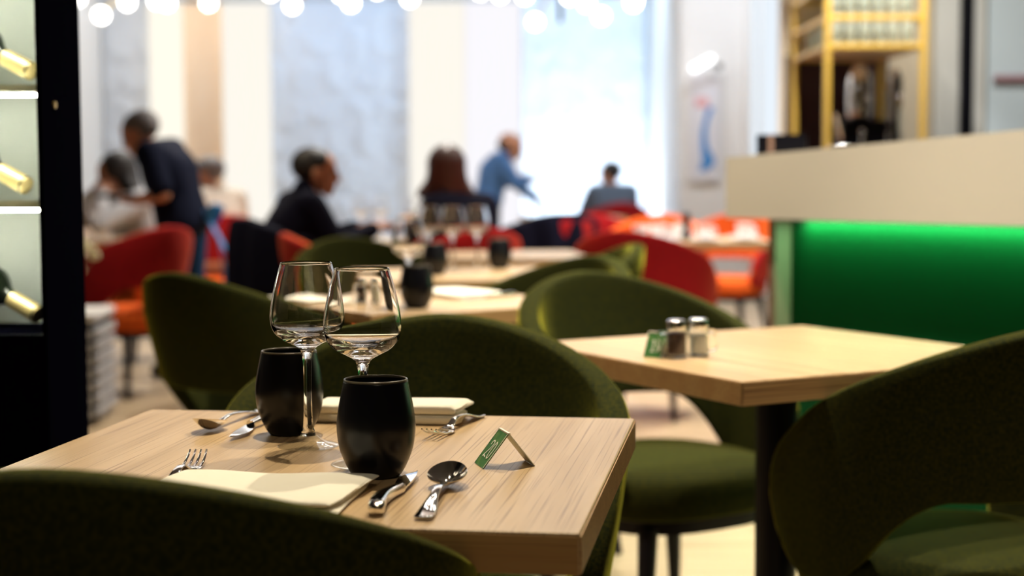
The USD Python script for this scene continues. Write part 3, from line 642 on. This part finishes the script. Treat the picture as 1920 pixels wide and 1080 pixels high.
part('lever', tube([(-.13, -.14, .37), (-.155, -.17, .45), (-.165, -.18, .50)], [.008, .010, .014], 10), chrome, em, 40, 'metal lever')
bt = thing('beer_tap', 'shining upright metal tap column right of the coffee machine', 'beer tap', (2.14, 8.72, .92))
part('column', lathe([(0, 0), (.045, 0), (.045, .02), (.026, .03), (.026, .70), (.030, .72), (.020, .75), (0, .755)], 28), chrome, bt)
part('tap', tube(smooth_curve([(0, -.02, .60), (0, -.10, .60), (0, -.12, .54)], 5), .010, 10), chrome, bt); part('tap_handle', tube([(0, -.10, .61), (0, -.11, .70)], [.008, .013], 10), black_lacquer, bt)
gr = thing('bar_blender', 'small grey glass jug with metal top at the right inside the gold rack', 'jug', (2.20, 9.0, .92))
part('jug', lathe(np.vstack([smooth_curve([(0, .40), (.05, .40), (.058, .48), (.05, .58), (.052, .66)], 4), smooth_curve([(.048, .66), (.046, .58), (.052, .48), (.045, .41), (0, .41)], 4)]), 28), clear_jar, gr, True); part('base', lathe([(0, 0), (.065, 0), (.06, .2), (.05, .40), (0, .40)], 28), chrome, gr); part('cap', lathe([(0, .70), (.04, .69), (.053, .66), (0, .655)], 28), chrome, gr)
bk = thing('bar_bucket', 'small dark bucket low behind the bar at the left post of the gold rack', 'bucket', (1.74, 8.25, .92))
part('pail', lathe([(0, 0), (.05, 0), (.062, .31), (.058, .31), (.047, .01), (0, .01)], 28), black_lacquer, bk); part('rim', lathe([(.062, .305), (.066, .31), (.062, .316), (.057, .31)], 28, True), chrome, bk)

# ================================================================== CABINET OF BOTTLES (left)
cx0, cx1, cy0, cy1 = -1.60, -0.787, 2.62, 2.86
cab_black = M('cabinet_black', (0.0015, 0.0015, 0.004), 0.9, specular_ior_level=0.0)
cb = thing('bottle_cabinet', 'tall black lit bottle cabinet at the left edge', 'cabinet', ((cx0 + cx1) / 2, (cy0 + cy1) / 2, 0)); W_, D_ = cx1 - cx0, cy1 - cy0
part('side_panel', box(W_ / 2 - .004, 0, 1.1, .008, D_, 2.2), cab_black, cb, False); part('side_panel', box(-W_ / 2 + .004, 0, 1.1, .008, D_, 2.2), cab_black, cb, False)
part('back_panel', box(0, D_ / 2 - .01, 1.5, W_ - .018, .02, 1.40), M('cabinet_back', (.46, .49, .46), .5), cb, False, 'pale lit back')
part('plinth', rbox(0, 0, .41, W_ - .018, D_, .82, .003), cab_black, cb); part('top_panel', box(0, 0, 2.19, W_ - .018, D_, .02), cab_black, cb, False)
for z in (1.040, 1.236, 1.46, 1.70, 1.94):
    part('shelf', box(0, .01, z, W_ - .018, D_ - .06, .012), pane_clear, cb, False); part('shelf_edge', box(0, -D_ / 2 + .034, z, W_ - .018, .010, .013), M('shelf_edge', (.7, .62, .4), .3), cb, False)
    part('light_strip', box(0, -D_ / 2 + .05, z - .010, W_ - .03, .014, .005), led_m, cb, False, 'glowing shelf light')
part('light_strip', box(0, -D_ / 2 + .05, 2.172, W_ - .03, .014, .005), led_m, cb, False)
part('glass_door', box(0, -D_ / 2 + .004, 1.5, W_ - .018, .006, 1.36), pane_clear, cb, False, 'clear glass front')
part('lock', lathe([(0, 0), (.006, 0), (.006, .004), (0, .004)], 16).apply_transform(trimesh.transformations.rotation_matrix(PI / 2, (0, 1, 0))).apply_translation((W_ / 2, -.05, 1.21)), brass, cb, 40, 'small brass lock')
btl = None
def bottle(label, loc, rot, tilt):
    t = thing('wine_bottle', label, 'bottle', loc, 0, 'bottles lying in the lit cabinet'); place(t, loc, rot, tilt)
    part('body', lathe(smooth_curve([(0, .004), (.030, 0), (.0365, .006), (.0370, .04), (.0370, .14), (.034, .165), (.018, .19), (.0145, .205), (.0142, .255), (.0160, .262), (.0150, .268), (0, .268)], 4), 28), bottle_dark, t, 50); gb = UsdGeom.Mesh.Get(stage, path_of(t) + '/body').GetPrim()
    part('label', lathe([(.0371, .045), (.0375, .046), (.0375, .125), (.0371, .126)], 28, True), label_cream, gb, 40, 'cream paper label'); part('capsule', lathe([(.0148, .205), (.0153, .206), (.0166, .262), (.0155, .2695), (0, .270), (0, .2690), (.0148, .2675)], 24), foil_gold, gb, 40, 'gold foil capsule'); return t
ZN = ['bottom', 'second', 'third', 'fourth']; KN = ['first', 'second', 'third', 'fourth', 'fifth']
for r_, z in enumerate((.822, 1.046, 1.242, 1.466)):
    for k in range(3):                                            # each lies aslant in its rack, base up at the left, neck down at the right
        loc = (cx1 - .262 - .215 * k - (.015 if r_ % 2 else 0), cy1 - .062, z + .135); tl = (0, PI / 2 + .42); rt = -.42
        lab = 'cream labelled bottle, %s from the right on the %s shelf of the lit cabinet' % (KN[k], ZN[r_])
        if btl is None: btl = bottle(lab, loc, rt, tl)
        else: c_ = copy(btl, lab, loc, rt); place(c_, loc, rt, tl)

# ================================================================== LAMPS
def downlight_fitting(i, x, y):
    t = thing('ceiling_downlight', 'recessed ceiling downlight above ' + ['the front table', 'the salt and pepper table', 'the table behind the green chair', 'the two far wine glasses', 'the red chair at left', 'the bar front', 'the nearest chair', 'the pale floor by the bar', 'the white cups table', 'the relief wall tables', 'the waiter', 'the far red chairs', 'the gold rack'][i], 'downlight', (x, y, CEIL), 0, 'recessed ceiling downlights')
    part('ring', lathe([(.070, 0), (.085, 0), (.085, -.008), (.070, -.012)], 32, True), black_metal, t)
for i, q in enumerate(SPOTS): downlight_fitting(i, q[0], q[1])
GL = trimesh.creation.icosphere(3, 1.0)
def chandelier(label, c, globes, R=.054):
    """Rods fan out from a hub to bare round bulbs; globes are offsets from the hub."""
    t = thing('globe_chandelier', label, 'chandelier', c, 0, 'brass chandeliers of round bulbs')
    part('stem', tube([(0, 0, .02), (0, 0, CEIL - c[2])], .012, 12), brass, t); part('canopy', lathe([(0, 0), (.09, 0), (.085, -.02), (.02, -.035), (0, -.035)], 28).apply_translation((0, 0, CEIL - c[2])), brass, t)
    part('hub', lathe(smooth_curve([(0, -.05), (.02, -.05), (.045, 0), (.02, .05), (0, .05)], 4), 24), brass, t)
    for g in globes:
        g = np.array(g); d = g / np.linalg.norm(g); rod = part('rod', tube([d * .03, g - d * R * .9], .006, 8), brass, t)
        m = GL.copy(); m.apply_scale(R); m.apply_translation(g); part('globe', m, globe_m, rod, True, 'glowing round bulb')
    return t
def far_ch(label, px0, lst, y=12.0, zh=2.62):
    X = lambda p: (p - 960) / 2915 * y
    x0 = X(px0); gl = []
    for i, (p, q) in enumerate(lst): gl.append((X(p) - x0, (.35 if i % 2 else -.35) * (.6 + .4 * ((i * 7) % 3) / 2), CAMZ + (332 - q) / 2915 * y - zh))
    return chandelier(label, (x0, y, zh), gl)
far_ch('chandelier of round bulbs at the upper left, above the waiter', 265, [(170, 3), (232, -2), (222, 38), (292, -3), (337, 14), (383, -2), (262, -28), (330, -40)])
far_ch('chandelier of round bulbs at top centre, before the grey blue relief wall', 620, [(522, -6), (545, 5), (672, 18), (640, -14), (595, -26), (705, -24), (776, 6), (660, -45)])
cc = far_ch('chandelier of round bulbs at top right, before the brightest wall', 1052, [(905, -6), (940, -14), (985, 6), (1006, 40), (1066, 6), (1092, -12), (1125, 40), (1104, 4), (1181, 20), (1195, -6), (1150, -22)])
part('finial', tube([(0, 0, -.03), (0, 0, -.36)], [.022, .016], 12), black_metal, cc, 40, 'dark finial hanging down')
ring = [(.30 * math.cos(a), .30 * math.sin(a), -.22) for a in np.arange(10) * 2 * PI / 10]
chandelier('ring chandelier of ten round bulbs hanging over the middle tables', (-0.25, 4.75, 2.55), ring, .045)

# ================================================================== WALL THINGS, PLANTER
pc = thing('wall_picture', 'tall wall picture with a bright blue brush shape on the white wall', 'picture', (1.73, 13.975, 1.08))
part('canvas', rbox(0, -.01, .43, .26, .03, .94, .004), art_ground, pc)
bl = smooth_curve([(-.02, .02, .030), (.03, .10, .055), (.00, .22, .030), (-.01, .36, .022), (.02, .50, .018), (.05, .58, .025)], 5)
part('blue_shape', tm(mf(trimesh.creation.extrude_polygon(__import__('shapely').geometry.Polygon(np.vstack([bl[:, :2] + np.c_[-bl[:, 2], bl[:, 2] * 0], (bl[:, :2] + np.c_[bl[:, 2], bl[:, 2] * 0])[::-1]])).buffer(.004), .004))).apply_transform(trimesh.transformations.rotation_matrix(PI / 2, (1, 0, 0))).apply_translation((0, -.025, .03)), art_blue, pc, False, 'blue painted shape')
part('pink_patch', rbox(-.03, -.027, .66, .12, .004, .09, .002), art_pink, pc)
wl = thing('wall_lamp', 'slim white slanting picture lamp on the white wall', 'wall lamp', (1.72, 13.9, 2.05))
part('lamp_tube', tube([(-.13, -.12, -.03), (.06, -.12, .07)], .030, 14), E('wall_lamp_glow', (1, 1, 1), 1.6), wl, 40, 'glowing lamp tube'); part('arm', tube([(.0, -.12, .03), (.06, -.02, .0), (.06, .06, .0)], .008, 10), black_metal, wl); part('knob', trimesh.creation.icosphere(2, .032).apply_translation((.115, -.06, .0)), black_metal, wl)
pl = thing('planter_box', 'low slatted white planter by the dark cabinet', 'planter', (-1.99, 7.0, 0), .083)
slat_m = M('planter_slat', (.50, .50, .50), .5)
part('box', rbox(0, 0, .24, .26, .50, .44, .006), M('planter_dark', (.03, .04, .045), .6), pl)
for k in range(7): part('slat', rbox(.142, 0, .055 + .058 * k, .026, .48, .034, .004), slat_m, pl)
for k in range(7): part('slat', rbox(0, -.262, .055 + .058 * k, .25, .026, .034, .004), slat_m, pl)
part('rim', rbox(0, 0, .475, .30, .54, .03, .006), white_paint, pl)
def leafy(label, loc, n, h, spread, seed, flowers):
    t = thing('potted_plant', label, 'plant', loc); rs = np.random.RandomState(seed)
    for k in range(n):
        a = rs.uniform(0, 2 * PI); l = h * rs.uniform(.6, 1); o = rs.uniform(.2, 1) * spread
        q = smooth_curve([(0, 0, 0), (o * .3 * math.cos(a), o * .3 * math.sin(a), l * .6), (o * math.cos(a), o * math.sin(a), l)], 5); wv = np.interp(np.linspace(0, 1, len(q)), [0, .15, .5, 1], [.006, .012, .035, .002])
        part('leaf', ribbon(q, wv, .0015), leaf_m, t, 60)
        if k < flowers: part('flower', trimesh.creation.icosphere(2, .028).apply_scale((1, 1, .7)).apply_translation(q[-1] + np.array([0, 0, .01])), petal_m, t, True, 'cream flower')
    return t
leafy('leafy plant with cream flowers growing in the white planter', (-1.96, 6.85, .491), 26, .30, .13, 4, 8)
# white cups and bits on the table left of the bar
def cup(label, loc, src=[None]):
    if src[0] is not None: return copy(src[0], label, loc, .4, 'white porcelain cups')
    t = thing('white_cup', label, 'cup', loc, 0, 'white porcelain cups')
    part('bowl', lathe(np.vstack([smooth_curve([(0, .016), (.024, .016), (.036, .04), (.043, .080)], 4), smooth_curve([(.040, .080), (.033, .04), (.022, .021), (0, .020)], 4)]), 32), porcelain, t, True)
    part('saucer', lathe(smooth_curve([(0, .001), (.04, .001), (.078, .013), (.078, .016), (.04, .006), (.026, .0155), (0, .0155)], 4), 36), porcelain, t, 50); part('handle', tube(smooth_curve([(.038, 0, .070), (.062, 0, .066), (.060, 0, .038), (.034, 0, .034)], 4), .004, 8), porcelain, t, 60); src[0] = t; return t
for k, (u, v) in enumerate(((.08, .22), (.20, .40), (.20, .10), (.36, .60), (.40, .14), (.62, .20), (.66, .42))):
    q = T6.at(u, v); cup('white cup and saucer on the black post table, %s' % ['at its left edge', 'left of its middle', 'near its left front corner', 'far back by the dark mill', 'in front of the dark mill', 'near its right front corner', 'at its right rear'][k], (q[0], q[1], TOP))
q = T6.at(.33, .30); pm = thing('pepper_mill', 'dark pepper mill upright among the white cups', 'pepper mill', (q[0], q[1], TOP)); part('body', lathe(smooth_curve([(0, 0), (.026, 0), (.024, .03), (.016, .06), (.022, .09), (.020, .11)], 4).tolist() + [(0, .112)], 28), black_lacquer, pm, 50); part('knob', lathe(smooth_curve([(0, .112), (.019, .113), (.022, .125), (.014, .140), (0, .146)], 4), 24), black_lacquer, pm, 50)
for k, (x, y) in enumerate(((1.50, 11.0), (1.60, 11.3))): pass

# ================================================================== PEOPLE
def unit(v): v = np.asarray(v, float); return v / np.linalg.norm(v)
def hand_bones(w, d, n, side, curl=0.5):
    """Palm, four unequal bent fingers and a thumb; w wrist, d along the hand, n palm normal (towards what it holds)."""
    d, n = unit(d), unit(n); n = unit(n - d * (n @ d)); x = np.cross(d, n) * side; P = lambda a, b, c: np.array(w) + x * a + d * b + n * c; B = []
    for a in (-.026, -.009, .009, .026): B.append(((P(a * .7, .01, 0), .014), (P(a, .082, 0), .0115)))
    B += [((P(-.026, .08, 0), .0115), (P(.026, .08, 0), .0115)), ((P(-.02, .03, 0), .014), (P(.02, .03, 0), .014))]
    for a, l in ((-.027, .062), (-.009, .074), (.009, .080), (.027, .072)):
        p = P(a, .085, 0); th = 0.3 + curl * .5; r = .0088
        for k, f in enumerate((.45, .32, .23)):
            q = p + (d * math.cos(th) + n * math.sin(th)) * l * f; B.append(((p, r), (q, r * .92))); p = q; r *= .92; th += curl * .8
    p = P(.024, .018, .004); q = P(.050, .052, .016); e = P(.050, .085, .028); B += [((p, .013), (q, .0105)), ((q, .0105), (e, .0085))]
    return B
def head_parts(c, look, s=1.0, bald=False, tilt=0.0):
    """A head at c facing look: skull, jaw, chin, nose, ears as one solid; returns solid and a map from head space."""
    y = unit(look); x = unit(np.cross(y, [0, 0, 1.0])); z = np.cross(x, y); A = np.eye(4); A[:3, 0], A[:3, 1], A[:3, 2], A[:3, 3] = x * s, y * s, z * s, c
    S = lambda p, r, sc=(1, 1, 1): Manifold.sphere(r, 28).scale(sc).translate(p)
    H = lambda *m: Manifold.batch_hull(list(m))
    m = H(S((0, -.022, .032), .088, (.86, 1.08, .96)), S((0, .028, .042), .068, (.95, 1, .95)), S((0, .045, .0), .052, (1.05, 1, 1)))
    m += H(S((0, .03, -.01), .064, (.98, .92, 1)), S((.036, .02, -.062), .026), S((-.036, .02, -.062), .026), S((0, .066, -.092), .021, (1.3, .9, 1)), S((0, .072, -.045), .03))
    m += H(S((0, .094, .020), .0085), S((0, .112, -.026), .0115), S((.013, .098, -.032), .0085), S((-.013, .098, -.032), .0085))
    m += H(S((.034, .084, .030), .010), S((-.034, .084, .030), .010), S((0, .088, .028), .010))
    for k in (-1, 1):
        m += S((k * .079, -.012, -.004), .030, (.30, .62, 1.05)).rotate((0, 0, k * 20 * 0)); m -= S((k * .031, .101, .010), .0135, (1.25, .8, .8))
    m -= S((0, .110, -.064), .020, (1.25, .55, .14))
    M4 = lambda q: q.transform(np.ascontiguousarray(A[:3, :4]))
    return m, M4, S
def person(label, J, look, parts, loc, rot, hair=None, hair_kind='short', hands=True, grip=None, s=1.0, coat_r=.016):
    """J: joints (pelvis, chest, neck, head, sh/el/wr/hip/kn/an/toe for L and R). parts: list of (name, material, what, label)."""
    t = thing('person', label, 'person', loc, rot, s=s); g = lambda k: np.array(J[k], float)
    lean = unit(g('neck') - g('pelvis')); side = unit(g('shR') - g('shL'))
    def torso(e):
        pel, ch, nk = g('pelvis'), g('chest'), g('neck'); mid = (pel + ch) / 2; B = []
        S = lambda p, r: Manifold.sphere(r + e, 18).translate(tuple(map(float, p)))
        hp = [S(pel + side * k * .085, .105) for k in (-1, 1)]; ws = [S(mid + side * k * .060, .105) for k in (-1, 1)]; cs = [S(ch + side * k * .085, .112) for k in (-1, 1)]
        sh = [S(g('shL') + side * .03, .060), S(g('shR') - side * .03, .060)]; nb = [S(nk - lean * .05, .055)]
        return [Manifold.batch_hull(hp + ws), Manifold.batch_hull(ws + cs), Manifold.batch_hull(cs + sh + nb)]
    def arm(k, e, to=1.0):
        a, b, c = g('sh' + k), g('el' + k), g('wr' + k)
        if to <= .5: m = a + (b - a) * to * 2; return [((a, .060 + e), (m, .050 + e))]
        m = b + (c - b) * (to - .5) * 2; return [((a, .060 + e), (b, .041 + e)), ((b, .041 + e), (m, (.041 - .014 * (to - .5) * 2) + e))]
    def leg(k, e, to=1.0):
        a, b, c = g('hip' + k), g('kn' + k), g('an' + k); m = b + (c - b) * to; return [((a, .092 + e), (b, .058 + e)), ((b, .058 + e), (m, .058 - .020 * to + e))]
    def foot(k, e): return [((g('an' + k) - [0, 0, .02], .040 + e), (g('toe' + k), .030 + e))]
    U = lambda tor, bones: Manifold.batch_boolean(tor + ([hull_bones(bones)] if bones else []), manifold3d.OpType.Add)
    hc = g('head'); bones = sum([arm(k, 0) + leg(k, 0) + foot(k, 0) for k in 'LR'], []) + [((g('neck') - lean * .04, .058), (hc - unit(look) * .015 - [0, 0, .05], .052))]
    body = mf(relax(U(torso(0), bones), .028, 10)); hd, M4, S = head_parts(hc, look); body = body + M4(hd)
    for k, sd in (('L', -1), ('R', 1)):
        w, e = g('wr' + k), g('el' + k); n = (grip or {}).get(k, (0, 0, -1)); body = body + hull_bones(hand_bones(w, unit(w - e) + np.array((grip or {}).get(k + 'd', (0, 0, 0))), n, sd, (grip or {}).get('curl', .5)), 10)
    part('body', tm(body), skin, t, 50)
    for nm, mat, what, lab in parts:
        if what == 'shoes':
            for k in 'LR': part('shoe', relax(hull_bones(foot(k, .012)), .03, 8), mat, t, 60, 'black shoe')
            continue
        if what == 'top_short': m = U(torso(coat_r), sum([arm(k, .017, .42) for k in 'LR'], []))
        elif what == 'top_long': m = U(torso(coat_r), sum([arm(k, .015, .97) for k in 'LR'], []))
        elif what == 'vest': m = U(torso(coat_r + .012), [])
        elif what == 'trousers': m = Manifold.batch_boolean([torso(.012)[0], hull_bones(sum([leg(k, .014, .96) for k in 'LR'], []))], manifold3d.OpType.Add)
        elif what == 'collar': m = hull_bones([((g('neck') - lean * .030, .066), (g('neck') + lean * .015, .062))])
        part(nm, relax(m, .03, 8), mat, t, 60, lab)
    for k in (-1, 1): part('eye', tm(M4(S((k * .031, .085, .010), .0115))), eye_m, t, True)
    part('lips', tm(M4(S((0, .0945, -.064), .017, (1.25, .42, .42)))), lip_m, t, True)
    if hair is not None:
        if hair_kind == 'short':
            h = S((0, -.026, .040), .094, (.86, 1.08, .96)) + S((0, .022, .060), .070, (.95, 1, .85)); h -= Manifold.cube((.3, .22, .30), True).translate((0, .155, -.02)); h -= Manifold.cube((.3, .3, .16), True).translate((0, .04, -.115)); h -= Manifold.cube((.3, .16, .12), True).translate((0, .085, -.03))
        elif hair_kind == 'bob':
            h = S((0, -.028, .036), .104, (.92, 1.08, .98)) + Manifold.batch_hull([S((0, -.04, .0), .095), S((.062, -.045, -.085), .045), (S((-.062, -.045, -.085), .045)), S((0, -.07, -.09), .05)]) + Manifold.batch_hull([S((-.07, -.03, -.06), .04), S((-.125, -.06, -.105), .022)]) + Manifold.batch_hull([S((.07, -.03, -.06), .04), S((.112, -.05, -.10), .020)])
            h -= Manifold.batch_hull([S((0, .12, .0), .075), S((0, .14, -.14), .085)])
        else:
            h = Manifold.batch_hull([S((0, -.03, -.02), .085, (.98, 1, .55)), S((0, -.055, .0), .07, (1, 1, .5))]) - Manifold.cube((.3, .2, .3), True).translate((0, .11, 0))
        part('hair', relax(M4(h), .02, 6), hair, t, 60)
    return t
def seated(lean=.0, arms='table', slump=0.0):
    z = -slump; J = dict(pelvis=(0, .0, .56), chest=(0, .03 + lean * .6, .87 + z), neck=(0, .05 + lean, 1.06 + z), head=(0, .085 + lean * 1.25, 1.155 + z), shL=(-.175, .03 + lean, 1.00 + z), shR=(.175, .03 + lean, 1.00 + z),
                        hipL=(-.09, .03, .56), hipR=(.09, .03, .56), knL=(-.12, .44, .53), knR=(.12, .44, .53), anL=(-.12, .42, .10), anR=(.12, .42, .10), toeL=(-.13, .56, .042), toeR=(.13, .56, .042))
    if arms == 'table': J.update(elL=(-.25, .14 + lean, .80 + z), elR=(.25, .14 + lean, .80 + z), wrL=(-.13, .36 + lean, .83), wrR=(.13, .36 + lean, .83))
    if arms == 'close': J.update(elL=(-.19, .12, .80 + z), elR=(.19, .12, .80 + z), wrL=(-.08, .34, .85), wrR=(.08, .34, .85), shL=(-.155, .04, .985 + z), shR=(.155, .04, .985 + z))
    if arms == 'face': J.update(elL=(-.20, .30 + lean, .82), elR=(.20, .30 + lean, .82), wrL=(-.07, .22 + lean, 1.00), wrR=(.07, .22 + lean, 1.00))
    return J
TR = ('trousers', black_cloth, 'trousers', 'dark trousers'); SH = ('shoes', leather, 'shoes', 'black shoes')
person('seated man with short dark hair in a black jacket looking right', seated(.10, slump=.05), (0.15, 1, -.05), [('jacket', black_cloth, 'top_long', 'black jacket'), ('collar', black_cloth, 'collar', 'turned up collar'), TR, SH], (-1.15, 7.56, 0), -1.15, hair_dark)
person('seated woman with flicked out auburn hair and a black top, seen from behind', seated(.04, 'close', slump=.05), (0.75, 1, -.12), [('jacket', black_cloth, 'top_long', 'black top'), TR, SH], (-0.225, 7.44, 0), 0.72, hair_auburn, 'bob')
person('far seated person with dark hair in a grey blue top before the bright wall', seated(.02, slump=.06), (-.6, 1, -.1), [('jacket', grey_blue, 'top_long', 'grey blue top'), TR, SH], (0.94, 14.3, 0), 0.25, hair_dark)
person('seated dark haired person resting face on hands behind the waiter', seated(.10, 'face', slump=.05), (.15, 1, -.35), [('jacket', M('white_top', (.5, .5, .52), .8), 'top_long', 'pale top'), TR, SH], (-2.16, 9.30, 0), 2.2, hair_dark, 'bob')
person('seated grey haired man in a cream top and dark waistcoat right of the waiter', seated(.03, slump=.05), (-.9, .8, -.1), [('jacket', cream_cloth, 'top_long', 'cream top'), TR, SH], (-1.97, 10.3, 0), 0.5, hair_grey)
# standing waiter, stooping to the left over an order pad
W = dict(pelvis=(0, 0, .85), chest=(0, .07, 1.12), neck=(0, .14, 1.25), head=(0, .235, 1.325), shL=(-.175, .12, 1.215), shR=(.175, .12, 1.235), elL=(-.235, .02, 1.00), elR=(.23, .04, 1.00), wrL=(-.10, .235, .965), wrR=(.09, .245, .965),
         hipL=(-.09, 0, .83), hipR=(.09, 0, .83), knL=(-.11, .03, .45), knR=(.11, .01, .45), anL=(-.12, -.03, .09), anR=(.12, -.05, .09), toeL=(-.13, .11, .042), toeR=(.13, .09, .042))
WX, WY = -1.795, 8.50
wt = person('standing waiter in a navy polo stooping left over a black order pad', W, (0.05, 1, -.40), [('polo', navy, 'top_short', 'navy polo shirt'), ('trousers', denim, 'trousers', 'dark blue denim trousers'), SH], (WX, WY, 0), 1.42, hair_grey, grip=dict(L=(0, 0, 1), R=(0, 0, 1), Ld=(.6, .4, 0), Rd=(-.6, .4, 0), curl=.45))
part('apron_bow', cat([tube(smooth_curve([(-.02, -.13, .90), (.05, -.20, .93), (.06, -.16, .84)], 5), .022, 8, (1, .4)), tube(smooth_curve([(.02, -.13, .90), (-.05, -.20, .94), (-.05, -.17, .85)], 5), .022, 8, (1, .4))]), tie_blue, wt, 50, 'blue apron bow')
part('apron_tie', ribbon(smooth_curve([(.02, -.14, .89), (.04, -.20, .68), (.05, -.22, .42)], 6), np.full(13, .07), .006), tie_blue, wt, 50, 'blue hanging apron tie')
part('apron_tie', ribbon(smooth_curve([(-.02, -.14, .89), (-.02, -.25, .68), (.0, -.33, .45)], 6), np.full(13, .06), .006), tie_blue, wt, 50, 'blue hanging apron tie')
a_ = 1.42; fp = np.array([-math.sin(a_), math.cos(a_)])
pd = thing('order_pad', 'black order pad held in the hands of the stooping waiter', 'order pad', (WX + fp[0] * .365, WY + fp[1] * .365, .990), a_)
part('cover', rbox(0, 0, 0, .13, .20, .022, .006), leather, pd); part('pages', box(0, 0, .013, .115, .18, .006), porcelain, pd, False)
B = dict(pelvis=(0, 0, .87), chest=(0, .06, 1.13), neck=(0, .13, 1.275), head=(0, .205, 1.345), shL=(-.18, .10, 1.23), shR=(.18, .10, 1.23), elL=(-.23, .20, 1.04), elR=(.22, .22, 1.03), wrL=(-.13, .40, 1.06), wrR=(.12, .40, .90),
         hipL=(-.09, 0, .85), hipR=(.09, 0, .85), knL=(-.10, .04, .46), knR=(.10, .02, .46), anL=(-.11, -.03, .09), anR=(.11, -.05, .09), toeL=(-.12, .11, .042), toeR=(.12, .09, .042))
person('bald man in a blue shirt standing and leaning right before the bright wall', B, (0, 1, -.35), [('shirt', blue_shirt, 'top_long', 'blue shirt'), TR, SH], (-0.21, 13.6, 0), -1.45, hair_dark, 'fringe')
def draped_coat(label, loc, rot, w, h, bulge):
    t = thing('draped_coat', label, 'coat', loc, rot); rs = np.random.RandomState(int(abs(loc[0]) * 100)); rings = []
    for q in np.linspace(-1, 1, 25):
        ww = w / 2; top = h - .10 * abs(q) ** 2.5; n = 22; ring = []
        for a in np.arange(n) * 2 * PI / n:
            ring.append((q * ww * (1 + .06 * math.sin(a)), -.34 * (1 - q * q) ** .5 * .75 + (.055 + .02 * math.sin(q * 13)) * math.cos(a) * (1 if abs(q) < .97 else .4) - .03, .42 + (top - .42) * (.5 + .5 * np.clip(math.sin(a) * 1.25, -1, 1))))
        rings.append(ring)
    part('coat_body', loft(rings), black_cloth, t, 60); part('sleeve', tube(smooth_curve([(w * .42, -.12, h - .10), (w * .52, -.10, h - .28), (w * .50, -.06, h - .52)], 6), .055, 12), black_cloth, t, 60); return t
draped_coat('black coat hung over the chair back left of the seated man in black', (-1.02, 7.52, 0), -1.15, .72, .895, .06)
draped_coat('black coat hung over a chair back right of the auburn haired woman', (0.14, 8.73, 0), .6, .66, .885, .06)
